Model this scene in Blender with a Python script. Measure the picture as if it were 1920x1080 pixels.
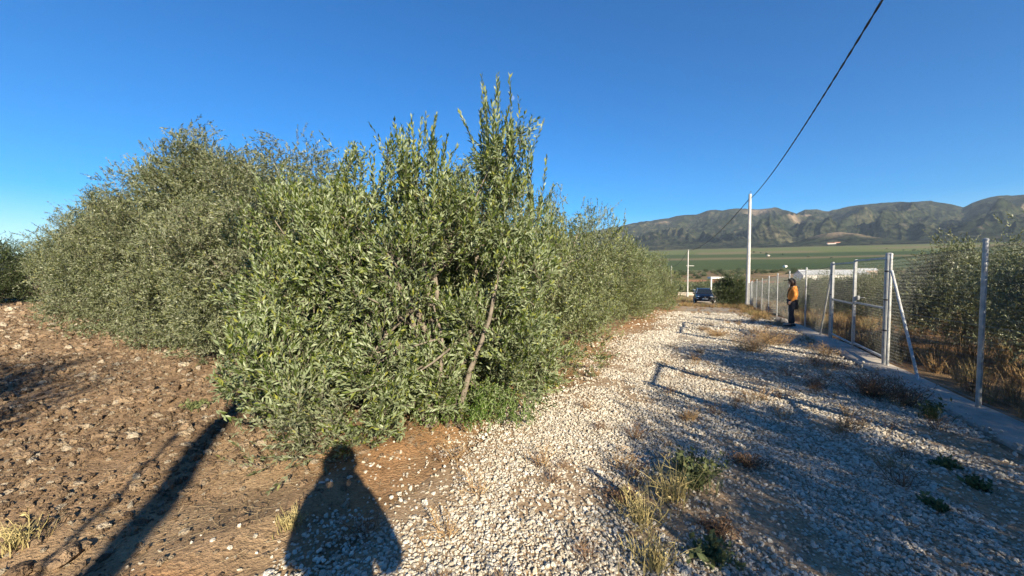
import bpy, bmesh, math, random
import numpy as np
from mathutils import Vector, Matrix

R = math.radians
scene = bpy.context.scene
for o in list(bpy.data.objects):
    bpy.data.objects.remove(o)
COL = scene.collection

# ------------------------------------------------------------------ camera, sky, sun, exposure
CAM_H, FPX, PITCH = 1.60, 723.0, R(2.2)
cam_d = bpy.data.cameras.new('camera')
cam = bpy.data.objects.new('camera', cam_d)
COL.objects.link(cam)
cam.location = (0, 0, CAM_H)
cam.rotation_euler = (R(90) - PITCH, 0, 0)
cam_d.sensor_width = 36.0
cam_d.lens = 36.0 * FPX / 1920.0
cam_d.clip_start = 0.02
cam_d.clip_end = 60000
scene.camera = cam

SUN_EL = R(23.6)
SUN_DIR_H = (0.405, -0.914)              # horizontal direction towards the sun
SUN_AZ = math.atan2(SUN_DIR_H[0], SUN_DIR_H[1])   # clockwise from +Y
w = bpy.data.worlds.new('World')
scene.world = w
w.use_nodes = True
nt = w.node_tree
sky = nt.nodes.new('ShaderNodeTexSky')
sky.sky_type = 'NISHITA'
sky.sun_disc = False
sky.sun_elevation = SUN_EL
sky.sun_rotation = SUN_AZ
sky.altitude = 300
sky.air_density = 1.0
sky.dust_density = 0.0
sky.ozone_density = 4.5
nt.nodes['Background'].inputs['Strength'].default_value = 0.065
hs = nt.nodes.new('ShaderNodeHueSaturation')
hs.inputs['Saturation'].default_value = 1.58
hs.inputs['Hue'].default_value = 0.506
nt.links.new(sky.outputs[0], hs.inputs['Color'])
nt.links.new(hs.outputs[0], nt.nodes['Background'].inputs['Color'])

sl = bpy.data.lights.new('sun', 'SUN')
sl.energy = 5.0
sl.angle = R(0.53)
sl.color = (1.0, 0.87, 0.66)
sun = bpy.data.objects.new('sun', sl)
COL.objects.link(sun)
sd = Vector((SUN_DIR_H[0] * math.cos(SUN_EL), SUN_DIR_H[1] * math.cos(SUN_EL), math.sin(SUN_EL)))
sun.rotation_euler = sd.to_track_quat('Z', 'Y').to_euler()
sun.location = (10, -20, 15)

vs = scene.view_settings
vs.view_transform = 'Standard'
vs.look = 'None'
vs.exposure = 1.40
vs.gamma = 1.0
vs.use_curve_mapping = False

# ------------------------------------------------------------------ terrain functions
DX, DY = 0.4556, 0.8902                  # direction of the track


def xy(s, n):
    return DX * s + DY * n, DY * s - DX * n


def sn(x, y):
    return DX * x + DY * y, DY * x - DX * y


def _hash(ix, iy, seed):
    h = (ix.astype(np.int64) * 374761393 + iy.astype(np.int64) * 668265263 + seed * 1442695041) & 0x7fffffff
    h = ((h ^ (h >> 13)) * 1274126177) & 0x7fffffff
    h = h ^ (h >> 16)
    return (h & 0xffffff) / float(0xffffff)


def vnoise(x, y, seed=0):
    x = np.asarray(x, float); y = np.asarray(y, float)
    ix = np.floor(x); iy = np.floor(y)
    fx = x - ix; fy = y - iy
    fx = fx * fx * (3 - 2 * fx); fy = fy * fy * (3 - 2 * fy)
    a = _hash(ix, iy, seed); b = _hash(ix + 1, iy, seed)
    c = _hash(ix, iy + 1, seed); d = _hash(ix + 1, iy + 1, seed)
    return (a + (b - a) * fx) * (1 - fy) + (c + (d - c) * fx) * fy


def fbm(x, y, oct=4, seed=0, gain=0.5):
    t = 0.0; amp = 1.0; tot = 0.0
    for i in range(oct):
        t = t + amp * vnoise(x * 2 ** i + 17.3 * i, y * 2 ** i - 9.1 * i, seed + i)
        tot += amp; amp *= gain
    return t / tot


def smooth(a, b, v):
    t = np.clip((v - a) / (b - a), 0, 1)
    return t * t * (3 - 2 * t)


_S = np.array([-9000, -40, 0, 8, 15, 22, 30, 38, 45, 60, 80, 110, 150, 200, 250, 350, 500, 700, 1000, 1500, 2200, 3000, 9000], float)
_H = np.array([.6, .6, 0, -.14, -.30, -.52, -.88, -1.28, -1.55, -2.1, -2.95, -4.0, -4.9, -4.4, -3.0, 0, 6, 15, 35, 74, 128, 150, 150], float)
_tx = np.linspace(-60, 300, 3601)
_th = np.interp(_tx, _S, _H)
_th = np.convolve(np.pad(_th, 40, mode='edge'), np.ones(81) / 81, mode='valid')


def macro(x, y):
    s, n = sn(np.asarray(x, float), np.asarray(y, float))
    h = np.where((s > -55) & (s < 290), np.interp(s, _tx, _th), np.interp(s, _S, _H))
    return h


def track_edges(s):
    lo = -1.98 + 0.30 * (fbm(s * 0.55, s * 0 + 3.1, 3, 5) - .5) * 2
    hi = 2.52 + 0 * s
    return lo, hi


def hfun(x, y):
    x = np.asarray(x, float); y = np.asarray(y, float)
    s, n = sn(x, y)
    h = macro(x, y)
    near = 1 - smooth(30, 80, np.hypot(x, y))
    field = smooth(-2.5, -3.4, n)
    h = h + near * field * (0.13 * (fbm(x * 1.1, y * 1.1, 3, 11) - .5) + 0.05 * (fbm(x * 5, y * 5, 2, 12) - .5))
    right = smooth(3.2, 4.0, n)
    h = h + near * right * (0.16 * (fbm(x * .8, y * .8, 3, 15) - .5) - 0.05)
    h = h + near * 0.035 * (fbm(x * 1.3, y * 1.3, 2, 21) - .5)
    # crusty bank of red earth at the left edge of the track
    b = np.exp(-((n + 2.55) / 0.24) ** 2)
    h = h + near * b * 0.11 * fbm(x * 2.3, y * 2.3, 3, 31)
    far = smooth(120, 500, s)
    h = h + far * 6 * (fbm(x * .004, y * .004, 3, 41) - .5)
    return h


def H1(x, y):
    return float(hfun(np.array([x]), np.array([y]))[0])


def ray(px, py):
    u = (px - 960) / FPX; v = (540 - py) / FPX
    return np.array([u, math.cos(PITCH) + v * math.sin(PITCH), -math.sin(PITCH) + v * math.cos(PITCH)])


def at(px, py, depth):
    d = ray(px, py)
    return Vector(d * depth / d[1]) + Vector((0, 0, CAM_H))


def gpt(px, py):
    """photo pixel -> point on the ground"""
    d = ray(px, py)
    t = 0.5
    for i in range(4000):
        p = d * t
        if CAM_H + p[2] < float(macro(p[0:1], p[1:2])[0]):
            break
        t *= 1.004
    return p[0], p[1]


# ------------------------------------------------------------------ mesh helpers
def new_mesh(name, V, F, smooth_=False):
    """V (n,3) array; F array (m,k) or list of polygons"""
    me = bpy.data.meshes.new(name)
    V = np.asarray(V, dtype=np.float32)
    if isinstance(F, np.ndarray):
        m, k = F.shape
        me.vertices.add(len(V)); me.vertices.foreach_set('co', V.ravel())
        me.loops.add(m * k); me.loops.foreach_set('vertex_index', F.astype(np.int32).ravel())
        me.polygons.add(m)
        me.polygons.foreach_set('loop_start', np.arange(0, m * k, k, dtype=np.int32))
        me.update(calc_edges=True)
    else:
        me.from_pydata([tuple(v) for v in V], [], F)
    if smooth_:
        me.polygons.foreach_set('use_smooth', np.ones(len(me.polygons), dtype=bool))
    me.update()
    return me


def link(name, me, mat=None, parent=None, loc=None):
    o = bpy.data.objects.new(name, me)
    COL.objects.link(o)
    if me is not None and mat is not None and len(me.materials) == 0:
        me.materials.append(mat)
    if parent is not None:
        o.parent = parent
    if loc is not None:
        o.location = loc
    return o


def tag(o, label=None, cat=None, group=None, kind=None):
    if label: o['label'] = label
    if cat: o['category'] = cat
    if group: o['group'] = group
    if kind: o['kind'] = kind
    return o


def thing(name, loc, label, cat, group=None, rz=0.0):
    o = link(name, None, loc=loc)
    o.rotation_euler = (0, 0, rz)
    o.empty_display_size = 0.2
    return tag(o, label, cat, group)


def copy_tree(o, parent=None):
    c = o.copy()
    COL.objects.link(c)
    c.parent = parent
    for ch in o.children:
        copy_tree(ch, c)
    return c


class MB:
    """collects polygons in the local space of the thing they belong to"""

    def __init__(self):
        self.v = []; self.f = []

    def poly(self, pts):
        i = len(self.v)
        self.v += [tuple(p) for p in pts]
        self.f.append(tuple(range(i, i + len(pts))))

    def box(self, c, s, M=None):
        i = len(self.v)
        c = Vector(c)
        for dz in (-.5, .5):
            for dy in (-.5, .5):
                for dx in (-.5, .5):
                    p = Vector((dx * s[0], dy * s[1], dz * s[2]))
                    if M is not None: p = M @ p
                    self.v.append(tuple(c + p))
        for q in ((0, 2, 3, 1), (4, 5, 7, 6), (0, 1, 5, 4), (2, 6, 7, 3), (0, 4, 6, 2), (1, 3, 7, 5)):
            self.f.append(tuple(i + k for k in q))
        return self

    def tube(self, pts, rad, sides=8, cap=True, twist=0.0):
        pts = [Vector(p) for p in pts]
        if not hasattr(rad, '__len__'): rad = [rad] * len(pts)
        i0 = len(self.v)
        ref = None
        for k, p in enumerate(pts):
            a = pts[max(k - 1, 0)]; b = pts[min(k + 1, len(pts) - 1)]
            d = (b - a).normalized()
            if ref is None:
                ref = Vector((0, 0, 1)) if abs(d.z) < .9 else Vector((1, 0, 0))
            e1 = (ref - d * ref.dot(d)).normalized()
            ref = e1
            e2 = d.cross(e1)
            for j in range(sides):
                an = 2 * math.pi * j / sides + twist * k
                self.v.append(tuple(p + (e1 * math.cos(an) + e2 * math.sin(an)) * rad[k]))
        for k in range(len(pts) - 1):
            for j in range(sides):
                a = i0 + k * sides + j; b = i0 + k * sides + (j + 1) % sides
                self.f.append((a, b, b + sides, a + sides))
        if cap:
            self.f.append(tuple(i0 + j for j in reversed(range(sides))))
            e = i0 + (len(pts) - 1) * sides
            self.f.append(tuple(e + j for j in range(sides)))
        return self

    def loft(self, rings, cap=True):
        i0 = len(self.v); n = len(rings[0])
        for r in rings:
            self.v += [tuple(p) for p in r]
        for k in range(len(rings) - 1):
            for j in range(n):
                a = i0 + k * n + j; b = i0 + k * n + (j + 1) % n
                self.f.append((a, b, b + n, a + n))
        if cap:
            self.f.append(tuple(i0 + j for j in reversed(range(n))))
            e = i0 + (len(rings) - 1) * n
            self.f.append(tuple(e + j for j in range(n)))
        return self

    def ball(self, c, r, seg=12, rings=8, f=None):
        i0 = len(self.v); c = Vector(c)
        if not hasattr(r, '__len__'): r = (r, r, r)
        for a in range(rings + 1):
            th = math.pi * a / rings
            for b in range(seg):
                ph = 2 * math.pi * b / seg
                p = Vector((math.sin(th) * math.cos(ph) * r[0], math.sin(th) * math.sin(ph) * r[1], math.cos(th) * r[2]))
                if f: p = f(p)
                self.v.append(tuple(c + p))
        for a in range(rings):
            for b in range(seg):
                p = i0 + a * seg + b; q = i0 + a * seg + (b + 1) % seg
                self.f.append((p, p + seg, q + seg, q))
        return self

    def build(self, name, mat, parent=None, smooth_=False, loc=None, bevel=0):
        me = bpy.data.meshes.new(name)
        me.from_pydata(self.v, [], self.f)
        if smooth_:
            me.polygons.foreach_set('use_smooth', np.ones(len(me.polygons), dtype=bool))
        me.update()
        o = link(name, me, mat, parent, loc)
        if bevel:
            m = o.modifiers.new('bevel', 'BEVEL'); m.width = bevel; m.segments = 2; m.limit_method = 'ANGLE'
        return o


# ------------------------------------------------------------------ materials
def nmat(name):
    m = bpy.data.materials.new(name)
    m.use_nodes = True
    t = m.node_tree
    return m, t, t.nodes['Principled BSDF']


def N(t, typ, **kw):
    n = t.nodes.new(typ)
    for k, v in kw.items():
        if k in n.inputs.keys():
            n.inputs[k].default_value = v
        else:
            setattr(n, k, v)
    return n


def ramp(t, src, stops, interp='LINEAR'):
    r = t.nodes.new('ShaderNodeValToRGB')
    r.color_ramp.interpolation = interp
    while len(r.color_ramp.elements) < len(stops):
        r.color_ramp.elements.new(0.5)
    for e, (p, c) in zip(r.color_ramp.elements, stops):
        e.position = p
        e.color = (c[0], c[1], c[2], 1)
    t.links.new(src, r.inputs[0])
    return r.outputs[0]


def mixc(t, fac, a, b, mode='MIX'):
    m = t.nodes.new('ShaderNodeMix')
    m.data_type = 'RGBA'; m.blend_type = mode
    for sock, val in ((m.inputs[0], fac), (m.inputs[6], a), (m.inputs[7], b)):
        if hasattr(val, 'is_output'):
            t.links.new(val, sock)
        elif hasattr(val, '__len__'):
            sock.default_value = (val[0], val[1], val[2], 1)
        else:
            sock.default_value = val
    return m.outputs[2]


def objco(t):
    return t.nodes.new('ShaderNodeTexCoord').outputs['Object']


def geopos(t):
    return t.nodes.new('ShaderNodeNewGeometry').outputs['Position']


def bump(t, b, h, strength=.3, dist=.02):
    n = N(t, 'ShaderNodeBump', Strength=strength, Distance=dist)
    t.links.new(h, n.inputs['Height'])
    t.links.new(n.outputs[0], b.inputs['Normal'])


def noise(t, co, scale, detail=4, rough=.55):
    n = N(t, 'ShaderNodeTexNoise', Scale=scale, Detail=detail, Roughness=rough)
    t.links.new(co, n.inputs['Vector'])
    return n


def simple(name, col, rough=.6, metal=0.0, var=.15, scale=8, bmp=0, spec=.5, coat=0):
    m, t, b = nmat(name)
    co = objco(t)
    n = noise(t, co, scale)
    a = tuple(c * (1 - var) for c in col); d = tuple(min(1, c * (1 + var)) for c in col)
    t.links.new(ramp(t, n.outputs[0], [(.3, a), (.7, d)]), b.inputs['Base Color'])
    b.inputs['Roughness'].default_value = rough
    b.inputs['Metallic'].default_value = metal
    b.inputs['Specular IOR Level'].default_value = spec
    b.inputs['Coat Weight'].default_value = coat
    if bmp:
        n2 = noise(t, co, scale * 4)
        bump(t, b, n2.outputs[0], bmp, .01)
    return m


def mat_leaf(name, dark, mid, light, under, trans=.20):
    m, t, b = nmat(name)
    g = t.nodes.new('ShaderNodeNewGeometry')
    top = ramp(t, g.outputs['Random Per Island'], [(0, dark), (.42, tuple(v * .70 for v in mid)), (.66, mid), (.92, light), (1, (light[0] * 1.25, light[1] * 1.1, light[2] * .8))])
    c = mixc(t, g.outputs['Backfacing'], top, under)
    t.links.new(c, b.inputs['Base Color'])
    b.inputs['Roughness'].default_value = .40
    b.inputs['Specular IOR Level'].default_value = .30
    tr = t.nodes.new('ShaderNodeBsdfTranslucent')
    t.links.new(mixc(t, .5, c, (light[0] * 1.3, light[1] * 1.3, light[2] * .6)), tr.inputs[0])
    mx = t.nodes.new('ShaderNodeMixShader')
    mx.inputs[0].default_value = trans
    t.links.new(b.outputs[0], mx.inputs[1]); t.links.new(tr.outputs[0], mx.inputs[2])
    t.links.new(mx.outputs[0], t.nodes['Material Output'].inputs['Surface'])
    return m


def mat_instanced(name, stops, rough=.85, scale=40, bmp=.5, var=.25):
    m, t, b = nmat(name)
    oi = t.nodes.new('ShaderNodeObjectInfo')
    base = ramp(t, oi.outputs['Random'], stops)
    co = objco(t)
    n = noise(t, co, scale)
    c = mixc(t, 1.0, base, ramp(t, n.outputs[0], [(.3, (1 - var,) * 3), (.7, (1, 1, 1))]), 'MULTIPLY')
    t.links.new(c, b.inputs['Base Color'])
    b.inputs['Roughness'].default_value = rough
    b.inputs['Specular IOR Level'].default_value = .2
    bump(t, b, n.outputs[0], bmp, .2)
    return m


M = {}
M['leaf_near'] = mat_leaf('leaf_near', (.024, .044, .010), (.084, .122, .025), (.225, .262, .066), (.20, .24, .13))
M['leaf_hedge'] = mat_leaf('leaf_hedge', (.026, .044, .010), (.088, .118, .027), (.22, .245, .070), (.19, .22, .115))
M['leaf_old'] = mat_leaf('leaf_old', (.028, .043, .014), (.078, .098, .036), (.185, .205, .085), (.18, .20, .12))
M['leaf_sucker'] = mat_leaf('leaf_sucker', (.055, .11, .018), (.09, .17, .026), (.15, .24, .045), (.18, .24, .09), .35)
M['leaf_dark'] = mat_leaf('leaf_dark', (.018, .034, .010), (.035, .058, .016), (.075, .105, .03), (.08, .10, .05), .2)
M['bark'] = simple('bark', (.17, .145, .115), .9, 0, .45, 14, .8, .2)
M['bark_dark'] = simple('bark_dark', (.12, .095, .07), .9, 0, .4, 14, .8, .2)
M['galv'] = simple('galvanised_steel', (.42, .43, .43), .55, .4, .25, 9, .06)
M['wire'] = simple('wire_steel', (.20, .21, .205), .6, .3, .2, 20)
M['black'] = simple('black_plastic', (.02, .02, .022), .5)
M['cable'] = simple('cable_rubber', (.015, .016, .02), .6)
M['pole'] = simple('pole_concrete', (.44, .43, .41), .8, 0, .2, 3, .15)
M['white_wall'] = simple('white_render', (.80, .78, .72), .85, 0, .06, .6)
M['grey_roof'] = simple('fibre_roof', (.46, .47, .47), .7, 0, .15, .5)
M['tile_roof'] = simple('tile_roof', (.38, .20, .13), .85, 0, .3, 1.5)
M['dark_open'] = simple('dark_opening', (.03, .03, .032), .4)
M['pink_wall'] = simple('pink_render', (.55, .42, .36), .85, 0, .1, .6)

# concrete of the kerb
m, t, b = nmat('kerb_concrete'); M['kerb'] = m
co = geopos(t)
n1 = noise(t, co, 2.2, 6, .65); n2 = noise(t, co, 45, 4, .6)
c = mixc(t, n2.outputs[0], ramp(t, n1.outputs[0], [(.3, (.20, .155, .11)), (.45, (.33, .29, .24)), (.7, (.46, .42, .36))]), (.36, .32, .27))
t.links.new(c, b.inputs['Base Color']); b.inputs['Roughness'].default_value = .9
bump(t, b, n2.outputs[0], .5, .01)

# ground: colour zones come from the 'zone' colour attribute, the shader adds grain
m, t, b = nmat('ground_earth'); M['ground'] = m
att = N(t, 'ShaderNodeVertexColor', layer_name='zone')
co = geopos(t)
n1 = noise(t, co, 3.0, 8, .65); n2 = noise(t, co, 38, 5, .65); n3 = noise(t, co, .35, 4, .6)
g1 = ramp(t, n1.outputs[0], [(.28, (.62, .60, .58)), (.72, (1.25, 1.22, 1.18))])
g2 = ramp(t, n2.outputs[0], [(.3, (.62, .60, .58)), (.7, (1.3, 1.28, 1.25))])
c = mixc(t, 1.0, att.outputs[0], g1, 'MULTIPLY')
c = mixc(t, 1.0, c, g2, 'MULTIPLY')
c = mixc(t, 1.0, c, ramp(t, n3.outputs[0], [(.3, (.8, .8, .8)), (.7, (1.15, 1.15, 1.15))]), 'MULTIPLY')
t.links.new(c, b.inputs['Base Color']); b.inputs['Roughness'].default_value = .95
b.inputs['Specular IOR Level'].default_value = .1
mth = N(t, 'ShaderNodeMath', operation='ADD')
t.links.new(n1.outputs[0], mth.inputs[0]); t.links.new(n2.outputs[0], mth.inputs[1])
bump(t, b, mth.outputs[0], .8, .05)

# gravel sheet under and beyond the loose stones
m, t, b = nmat('gravel_bed'); M['gravel'] = m
co = geopos(t)
vo = N(t, 'ShaderNodeTexVoronoi', Scale=38.0); t.links.new(co, vo.inputs['Vector'])
vb = N(t, 'ShaderNodeTexVoronoi', Scale=13.0); t.links.new(co, vb.inputs['Vector'])
sep = t.nodes.new('ShaderNodeSeparateColor'); t.links.new(vo.outputs['Color'], sep.inputs[0])
peb = ramp(t, sep.outputs[0], [(0, (.34, .295, .22)), (.4, (.56, .505, .40)), (1, (.72, .665, .55))])
edge = ramp(t, vo.outputs['Distance'], [(.25, (1, 1, 1)), (.62, (.34, .31, .28))])
c = mixc(t, 1.0, peb, edge, 'MULTIPLY')
nz = noise(t, co, 1.1, 6, .65); nz2 = noise(t, co, 5.0, 5, .65)
mm = N(t, 'ShaderNodeMath', operation='MULTIPLY_ADD'); t.links.new(nz2.outputs[0], mm.inputs[0]); mm.inputs[1].default_value = .35
t.links.new(nz.outputs[0], mm.inputs[2])
dirt = ramp(t, mm.outputs[0], [(.70, (0, 0, 0)), (.84, (1, 1, 1))])
c = mixc(t, dirt, c, (.40, .275, .165))
ea = N(t, 'ShaderNodeVertexColor', layer_name='edge')
sepe = t.nodes.new('ShaderNodeSeparateColor'); t.links.new(ea.outputs[0], sepe.inputs[0])
ng_ = noise(t, co, 42, 6, .7)
earth_c = ramp(t, ng_.outputs[0], [(.32, (.19, .125, .072)), (.5, (.34, .235, .14)), (.68, (.50, .38, .25))])
c = mixc(t, sepe.outputs[0], c, earth_c)
t.links.new(c, b.inputs['Base Color']); b.inputs['Roughness'].default_value = .9
b.inputs['Specular IOR Level'].default_value = .15
inv = N(t, 'ShaderNodeMath', operation='SUBTRACT'); inv.inputs[0].default_value = 1.0
t.links.new(vo.outputs['Distance'], inv.inputs[1])
bn = N(t, 'ShaderNodeBump', Distance=.02)
st_ = N(t, 'ShaderNodeMath', operation='MULTIPLY_ADD'); t.links.new(sepe.outputs[0], st_.inputs[0])
st_.inputs[1].default_value = -.75; st_.inputs[2].default_value = .8
t.links.new(st_.outputs[0], bn.inputs['Strength']); t.links.new(inv.outputs[0], bn.inputs['Height'])
bn2 = N(t, 'ShaderNodeBump', Strength=.8, Distance=.02); t.links.new(ng_.outputs[0], bn2.inputs['Height']); t.links.new(bn2.outputs[0], bn.inputs['Normal'])
t.links.new(bn.outputs[0], b.inputs['Normal'])

# mountains
m, t, b = nmat('mountain_scrub'); M['mountain'] = m
co = geopos(t)
att = N(t, 'ShaderNodeVertexColor', layer_name='zone')
na = noise(t, co, .0035, 8, .62); nb = noise(t, co, .03, 6, .7); nc = noise(t, co, .019, 7, .65)
base = ramp(t, na.outputs[0], [(.35, (.011, .015, .009)), (.55, (.022, .026, .015)), (.7, (.050, .048, .030))])
spots = ramp(t, nb.outputs[0], [(.43, (.28, .30, .25)), (.57, (1.9, 1.8, 1.6))])
c = mixc(t, 1.0, base, spots, 'MULTIPLY')
rock = ramp(t, nc.outputs[0], [(.57, (0, 0, 0)), (.70, (.6, .6, .6))])
c = mixc(t, rock, c, (.14, .118, .09))
sepm = t.nodes.new('ShaderNodeSeparateColor'); t.links.new(att.outputs[0], sepm.inputs[0])
nbare = noise(t, co, .02, 6, .65)
mul = N(t, 'ShaderNodeMath', operation='MULTIPLY'); t.links.new(sepm.outputs[0], mul.inputs[0])
t.links.new(ramp(t, nbare.outputs[0], [(.38, (.25, .25, .25)), (.55, (1, 1, 1))]), mul.inputs[1])
c = mixc(t, mul.outputs[0], c, (.24, .18, .125))
t.links.new(c, b.inputs['Base Color']); b.inputs['Roughness'].default_value = 1.0
b.inputs['Specular IOR Level'].default_value = .05
bump(t, b, nb.outputs[0], 1.0, 14.0)

M['stone'] = mat_instanced('pale_stone', [(0, (.34, .29, .22)), (.25, (.54, .485, .39)), (.7, (.69, .635, .53)), (1, (.79, .745, .65))], .8, 1.5)
M['clod'] = mat_instanced('earth_clod', [(0, (.20, .135, .085)), (.45, (.33, .23, .145)), (.8, (.43, .315, .205)), (.88, (.50, .40, .28)), (1, (.60, .52, .40))], .95, 1.8, .8, .4)
M['straw'] = mat_instanced('straw', [(0, (.16, .11, .065)), (.5, (.30, .22, .13)), (1, (.44, .35, .22))], .8, 3)
M['drygrass'] = mat_instanced('dry_grass_blade', [(0, (.12, .075, .04)), (.4, (.24, .15, .065)), (.75, (.36, .26, .12)), (1, (.15, .15, .06))], .8, 3)

# ------------------------------------------------------------------ the ground
def build_ground():
    K = 230
    tt = np.linspace(-1, 1, 2 * K + 1)
    ax = np.sinh(tt * 9.7) * 1.05
    X, Y = np.meshgrid(ax, ax + 4.0 * np.exp(-(ax / 60) ** 2), indexing='xy')
    s, n = sn(X, Y)
    lo, hi = track_edges(s)
    under = (smooth(lo + .10, lo + .32, n) * (1 - smooth(hi - .1, hi + .02, n)) * smooth(-13.6, -13.2, s) * (1 - smooth(34.2, 34.8, s)))
    Z = hfun(X, Y) - 0.05 * under
    V = np.stack([X, Y, Z], -1).reshape(-1, 3)
    nn = 2 * K + 1
    i = np.arange(nn * nn).reshape(nn, nn)
    F = np.stack([i[:-1, :-1], i[:-1, 1:], i[1:, 1:], i[1:, :-1]], -1).reshape(-1, 4)
    me = new_mesh('ground', V, F, True)
    # ---- base colours of the different grounds
    C = np.zeros(X.shape + (3,)); C[...] = (.345, .245, .155)

    def lay(mask, col):
        mk = np.clip(mask, 0, 1)[..., None]
        C[...] = C * (1 - mk) + np.array(col) * mk
    nz = fbm(X * .5, Y * .5, 4, 61)
    lay(smooth(.5, .65, fbm(X * .9, Y * .9, 3, 64)) * .6, (.40, .30, .19))
    # red shoulder and crusty bank beside the track
    lay(np.exp(-((n + 2.5) / .55) ** 2) * smooth(.30, .5, fbm(X * 1.4, Y * 1.4, 3, 62)) * (np.abs(s) < 60), (.40, .245, .13))
    # beneath the fenced orchard: dry litter
    lay(smooth(2.9, 3.4, n) * (s < 120), (.25, .175, .10))
    lay(smooth(2.9, 3.4, n) * smooth(.45, .6, nz) * (s < 120), (.20, .12, .06))
    # beyond the gravel: dusty lane and dry meadow
    fs = smooth(33, 37, s)
    lay(fs * (n > -60), (.40, .29, .165))
    lay(fs * smooth(.45, .6, fbm(X * .12, Y * .12, 4, 63)) * (s > 45), (.26, .22, .10))
    lay(smooth(34, 36, s) * np.exp(-((n - .4) / 2.0) ** 2) * (s < 130), (.60, .51, .38))
    # scrub and red earth on the valley floor
    lay(smooth(95, 130, s) * smooth(.40, .52, fbm(X * .035, Y * .035, 4, 65)), (.16, .145, .07))
    lay(smooth(150, 180, s) * smooth(.56, .66, fbm(X * .018, Y * .018, 3, 66)), (.34, .175, .10))
    lay(smooth(260, 310, s) * smooth(.35, .5, fbm(X * .02, Y * .02, 4, 67)), (.17, .13, .075))
    # crop fields
    wv = 40 * (fbm(X * .003, Y * .003, 3, 68) - .5)
    cell = np.floor((s + wv) / 240) * 7 + np.floor((n + wv * .6 + np.floor((s + wv) / 240) * 133) / 310)
    rnd = _hash(cell, cell * 0 + 5, 71)
    g = smooth(405, 430, s + wv)
    lay(g, (.048, .078, .026))
    lay(g * (rnd > .55), (.062, .090, .030))
    lay(g * (rnd > .82), (.15, .14, .065))
    lay(smooth(1180, 1300, s + wv * 2), (.125, .150, .052))
    lay(smooth(1180, 1300, s + wv * 2) * (rnd > .6), (.17, .155, .080))
    strip = np.exp(-(((s + wv * .5 - 980) / 40) ** 2)) * smooth(.35, .45, fbm(X * .002, Y * .002, 2, 72))
    lay(strip * .8, (.21, .17, .10))
    lay(smooth(1750, 2050, s), (.115, .11, .058))
    a = me.color_attributes.new('zone', 'FLOAT_COLOR', 'POINT')
    cc = np.concatenate([C.reshape(-1, 3), np.ones((nn * nn, 1))], 1).astype(np.float32)
    a.data.foreach_set('color', cc.ravel())
    return tag(link('ground', me, M['ground']), kind='structure')


build_ground()


def build_track():
    ss = np.concatenate([np.arange(-13, -1, .3), np.arange(-1, 14, .07), np.arange(14, 34.6, .22)])
    nv = 64
    V = []
    for s in ss:
        lo, hi = track_edges(np.array([s]))
        lo = lo[0] + .10 * (float(vnoise(s * 4.1, 1.5, 9)) - .5); hi = hi[0]
        V.append(np.stack([np.full(nv, s), np.linspace(lo, hi, nv)], -1))
    V = np.array(V)
    X, Y = xy(V[..., 0], V[..., 1])
    n = V[..., 1]
    t01 = np.linspace(0, 1, nv)[None, :]
    lift = 0.014 + 0 * t01
    endf = np.minimum(1, (34.6 - V[..., 0]) / .6)
    Z = hfun(X, Y) + lift * endf - .06 * (1 - smooth(0, .20, n - n[:, :1])) - .03 * (1 - np.clip(endf, 0, 1))
    P = np.stack([X, Y, Z], -1).reshape(-1, 3)
    i = np.arange(P.shape[0]).reshape(len(ss), nv)
    F = np.stack([i[:-1, :-1], i[1:, :-1], i[1:, 1:], i[:-1, 1:]], -1).reshape(-1, 4)
    me = new_mesh('gravel_track', P, F[:, ::-1].copy(), True)
    lo, _ = track_edges(V[..., 0])
    ed = 1 - smooth(.15, 1.1, n - lo + .5 * (fbm(X * 2, Y * 2, 3, 91) - .5))
    ed = np.maximum(ed, .80 * (1 - smooth(6, 13, V[..., 0]))).reshape(-1)
    a = me.color_attributes.new('edge', 'FLOAT_COLOR', 'POINT')
    a.data.foreach_set('color', np.stack([ed, ed, ed, np.ones_like(ed)], -1).astype(np.float32).ravel())
    return tag(link('gravel_track', me, M['gravel']), kind='structure')


build_track()


def build_kerb():
    ss = np.concatenate([np.arange(-9, 2, .4), np.arange(2, 22, .12), np.arange(22, 23, .5)])
    rings = []
    rng = np.random.default_rng(4)
    mb = MB()
    for s in ss:
        x0, y0 = xy(s, 2.55); x1, y1 = xy(s, 3.18)
        wob = .03 * (float(vnoise(s * 1.7, 3.3, 2)) - .5) * 2
        lo = 2.62 + wob; hi = 3.16 + .03 * (float(vnoise(s * 1.4, 8.3, 2)) - .5)
        h = H1(*xy(s, 2.9))
        ht = .06 - .025 * float(smooth(13, 16, s)) + .035 * (float(vnoise(s * .9, 1.1, 6)) - .5)
        prof = [(lo - .01, -.12), (lo, ht - .035), (lo + .03, ht - .006), ((lo + hi) / 2, ht + .006), (hi - .03, ht - .004), (hi, ht - .03), (hi + .01, -.14)]
        ring = []
        for (n, dz) in prof:
            x, y = xy(s, n)
            ring.append((x, y, h + dz + .008 * (float(vnoise(s * 6, n * 9, 3)) - .5)))
        rings.append(ring)
    mb.loft(rings)
    o = mb.build('kerb', M['kerb'], None, True)
    return tag(o, kind='structure')


build_kerb()


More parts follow.
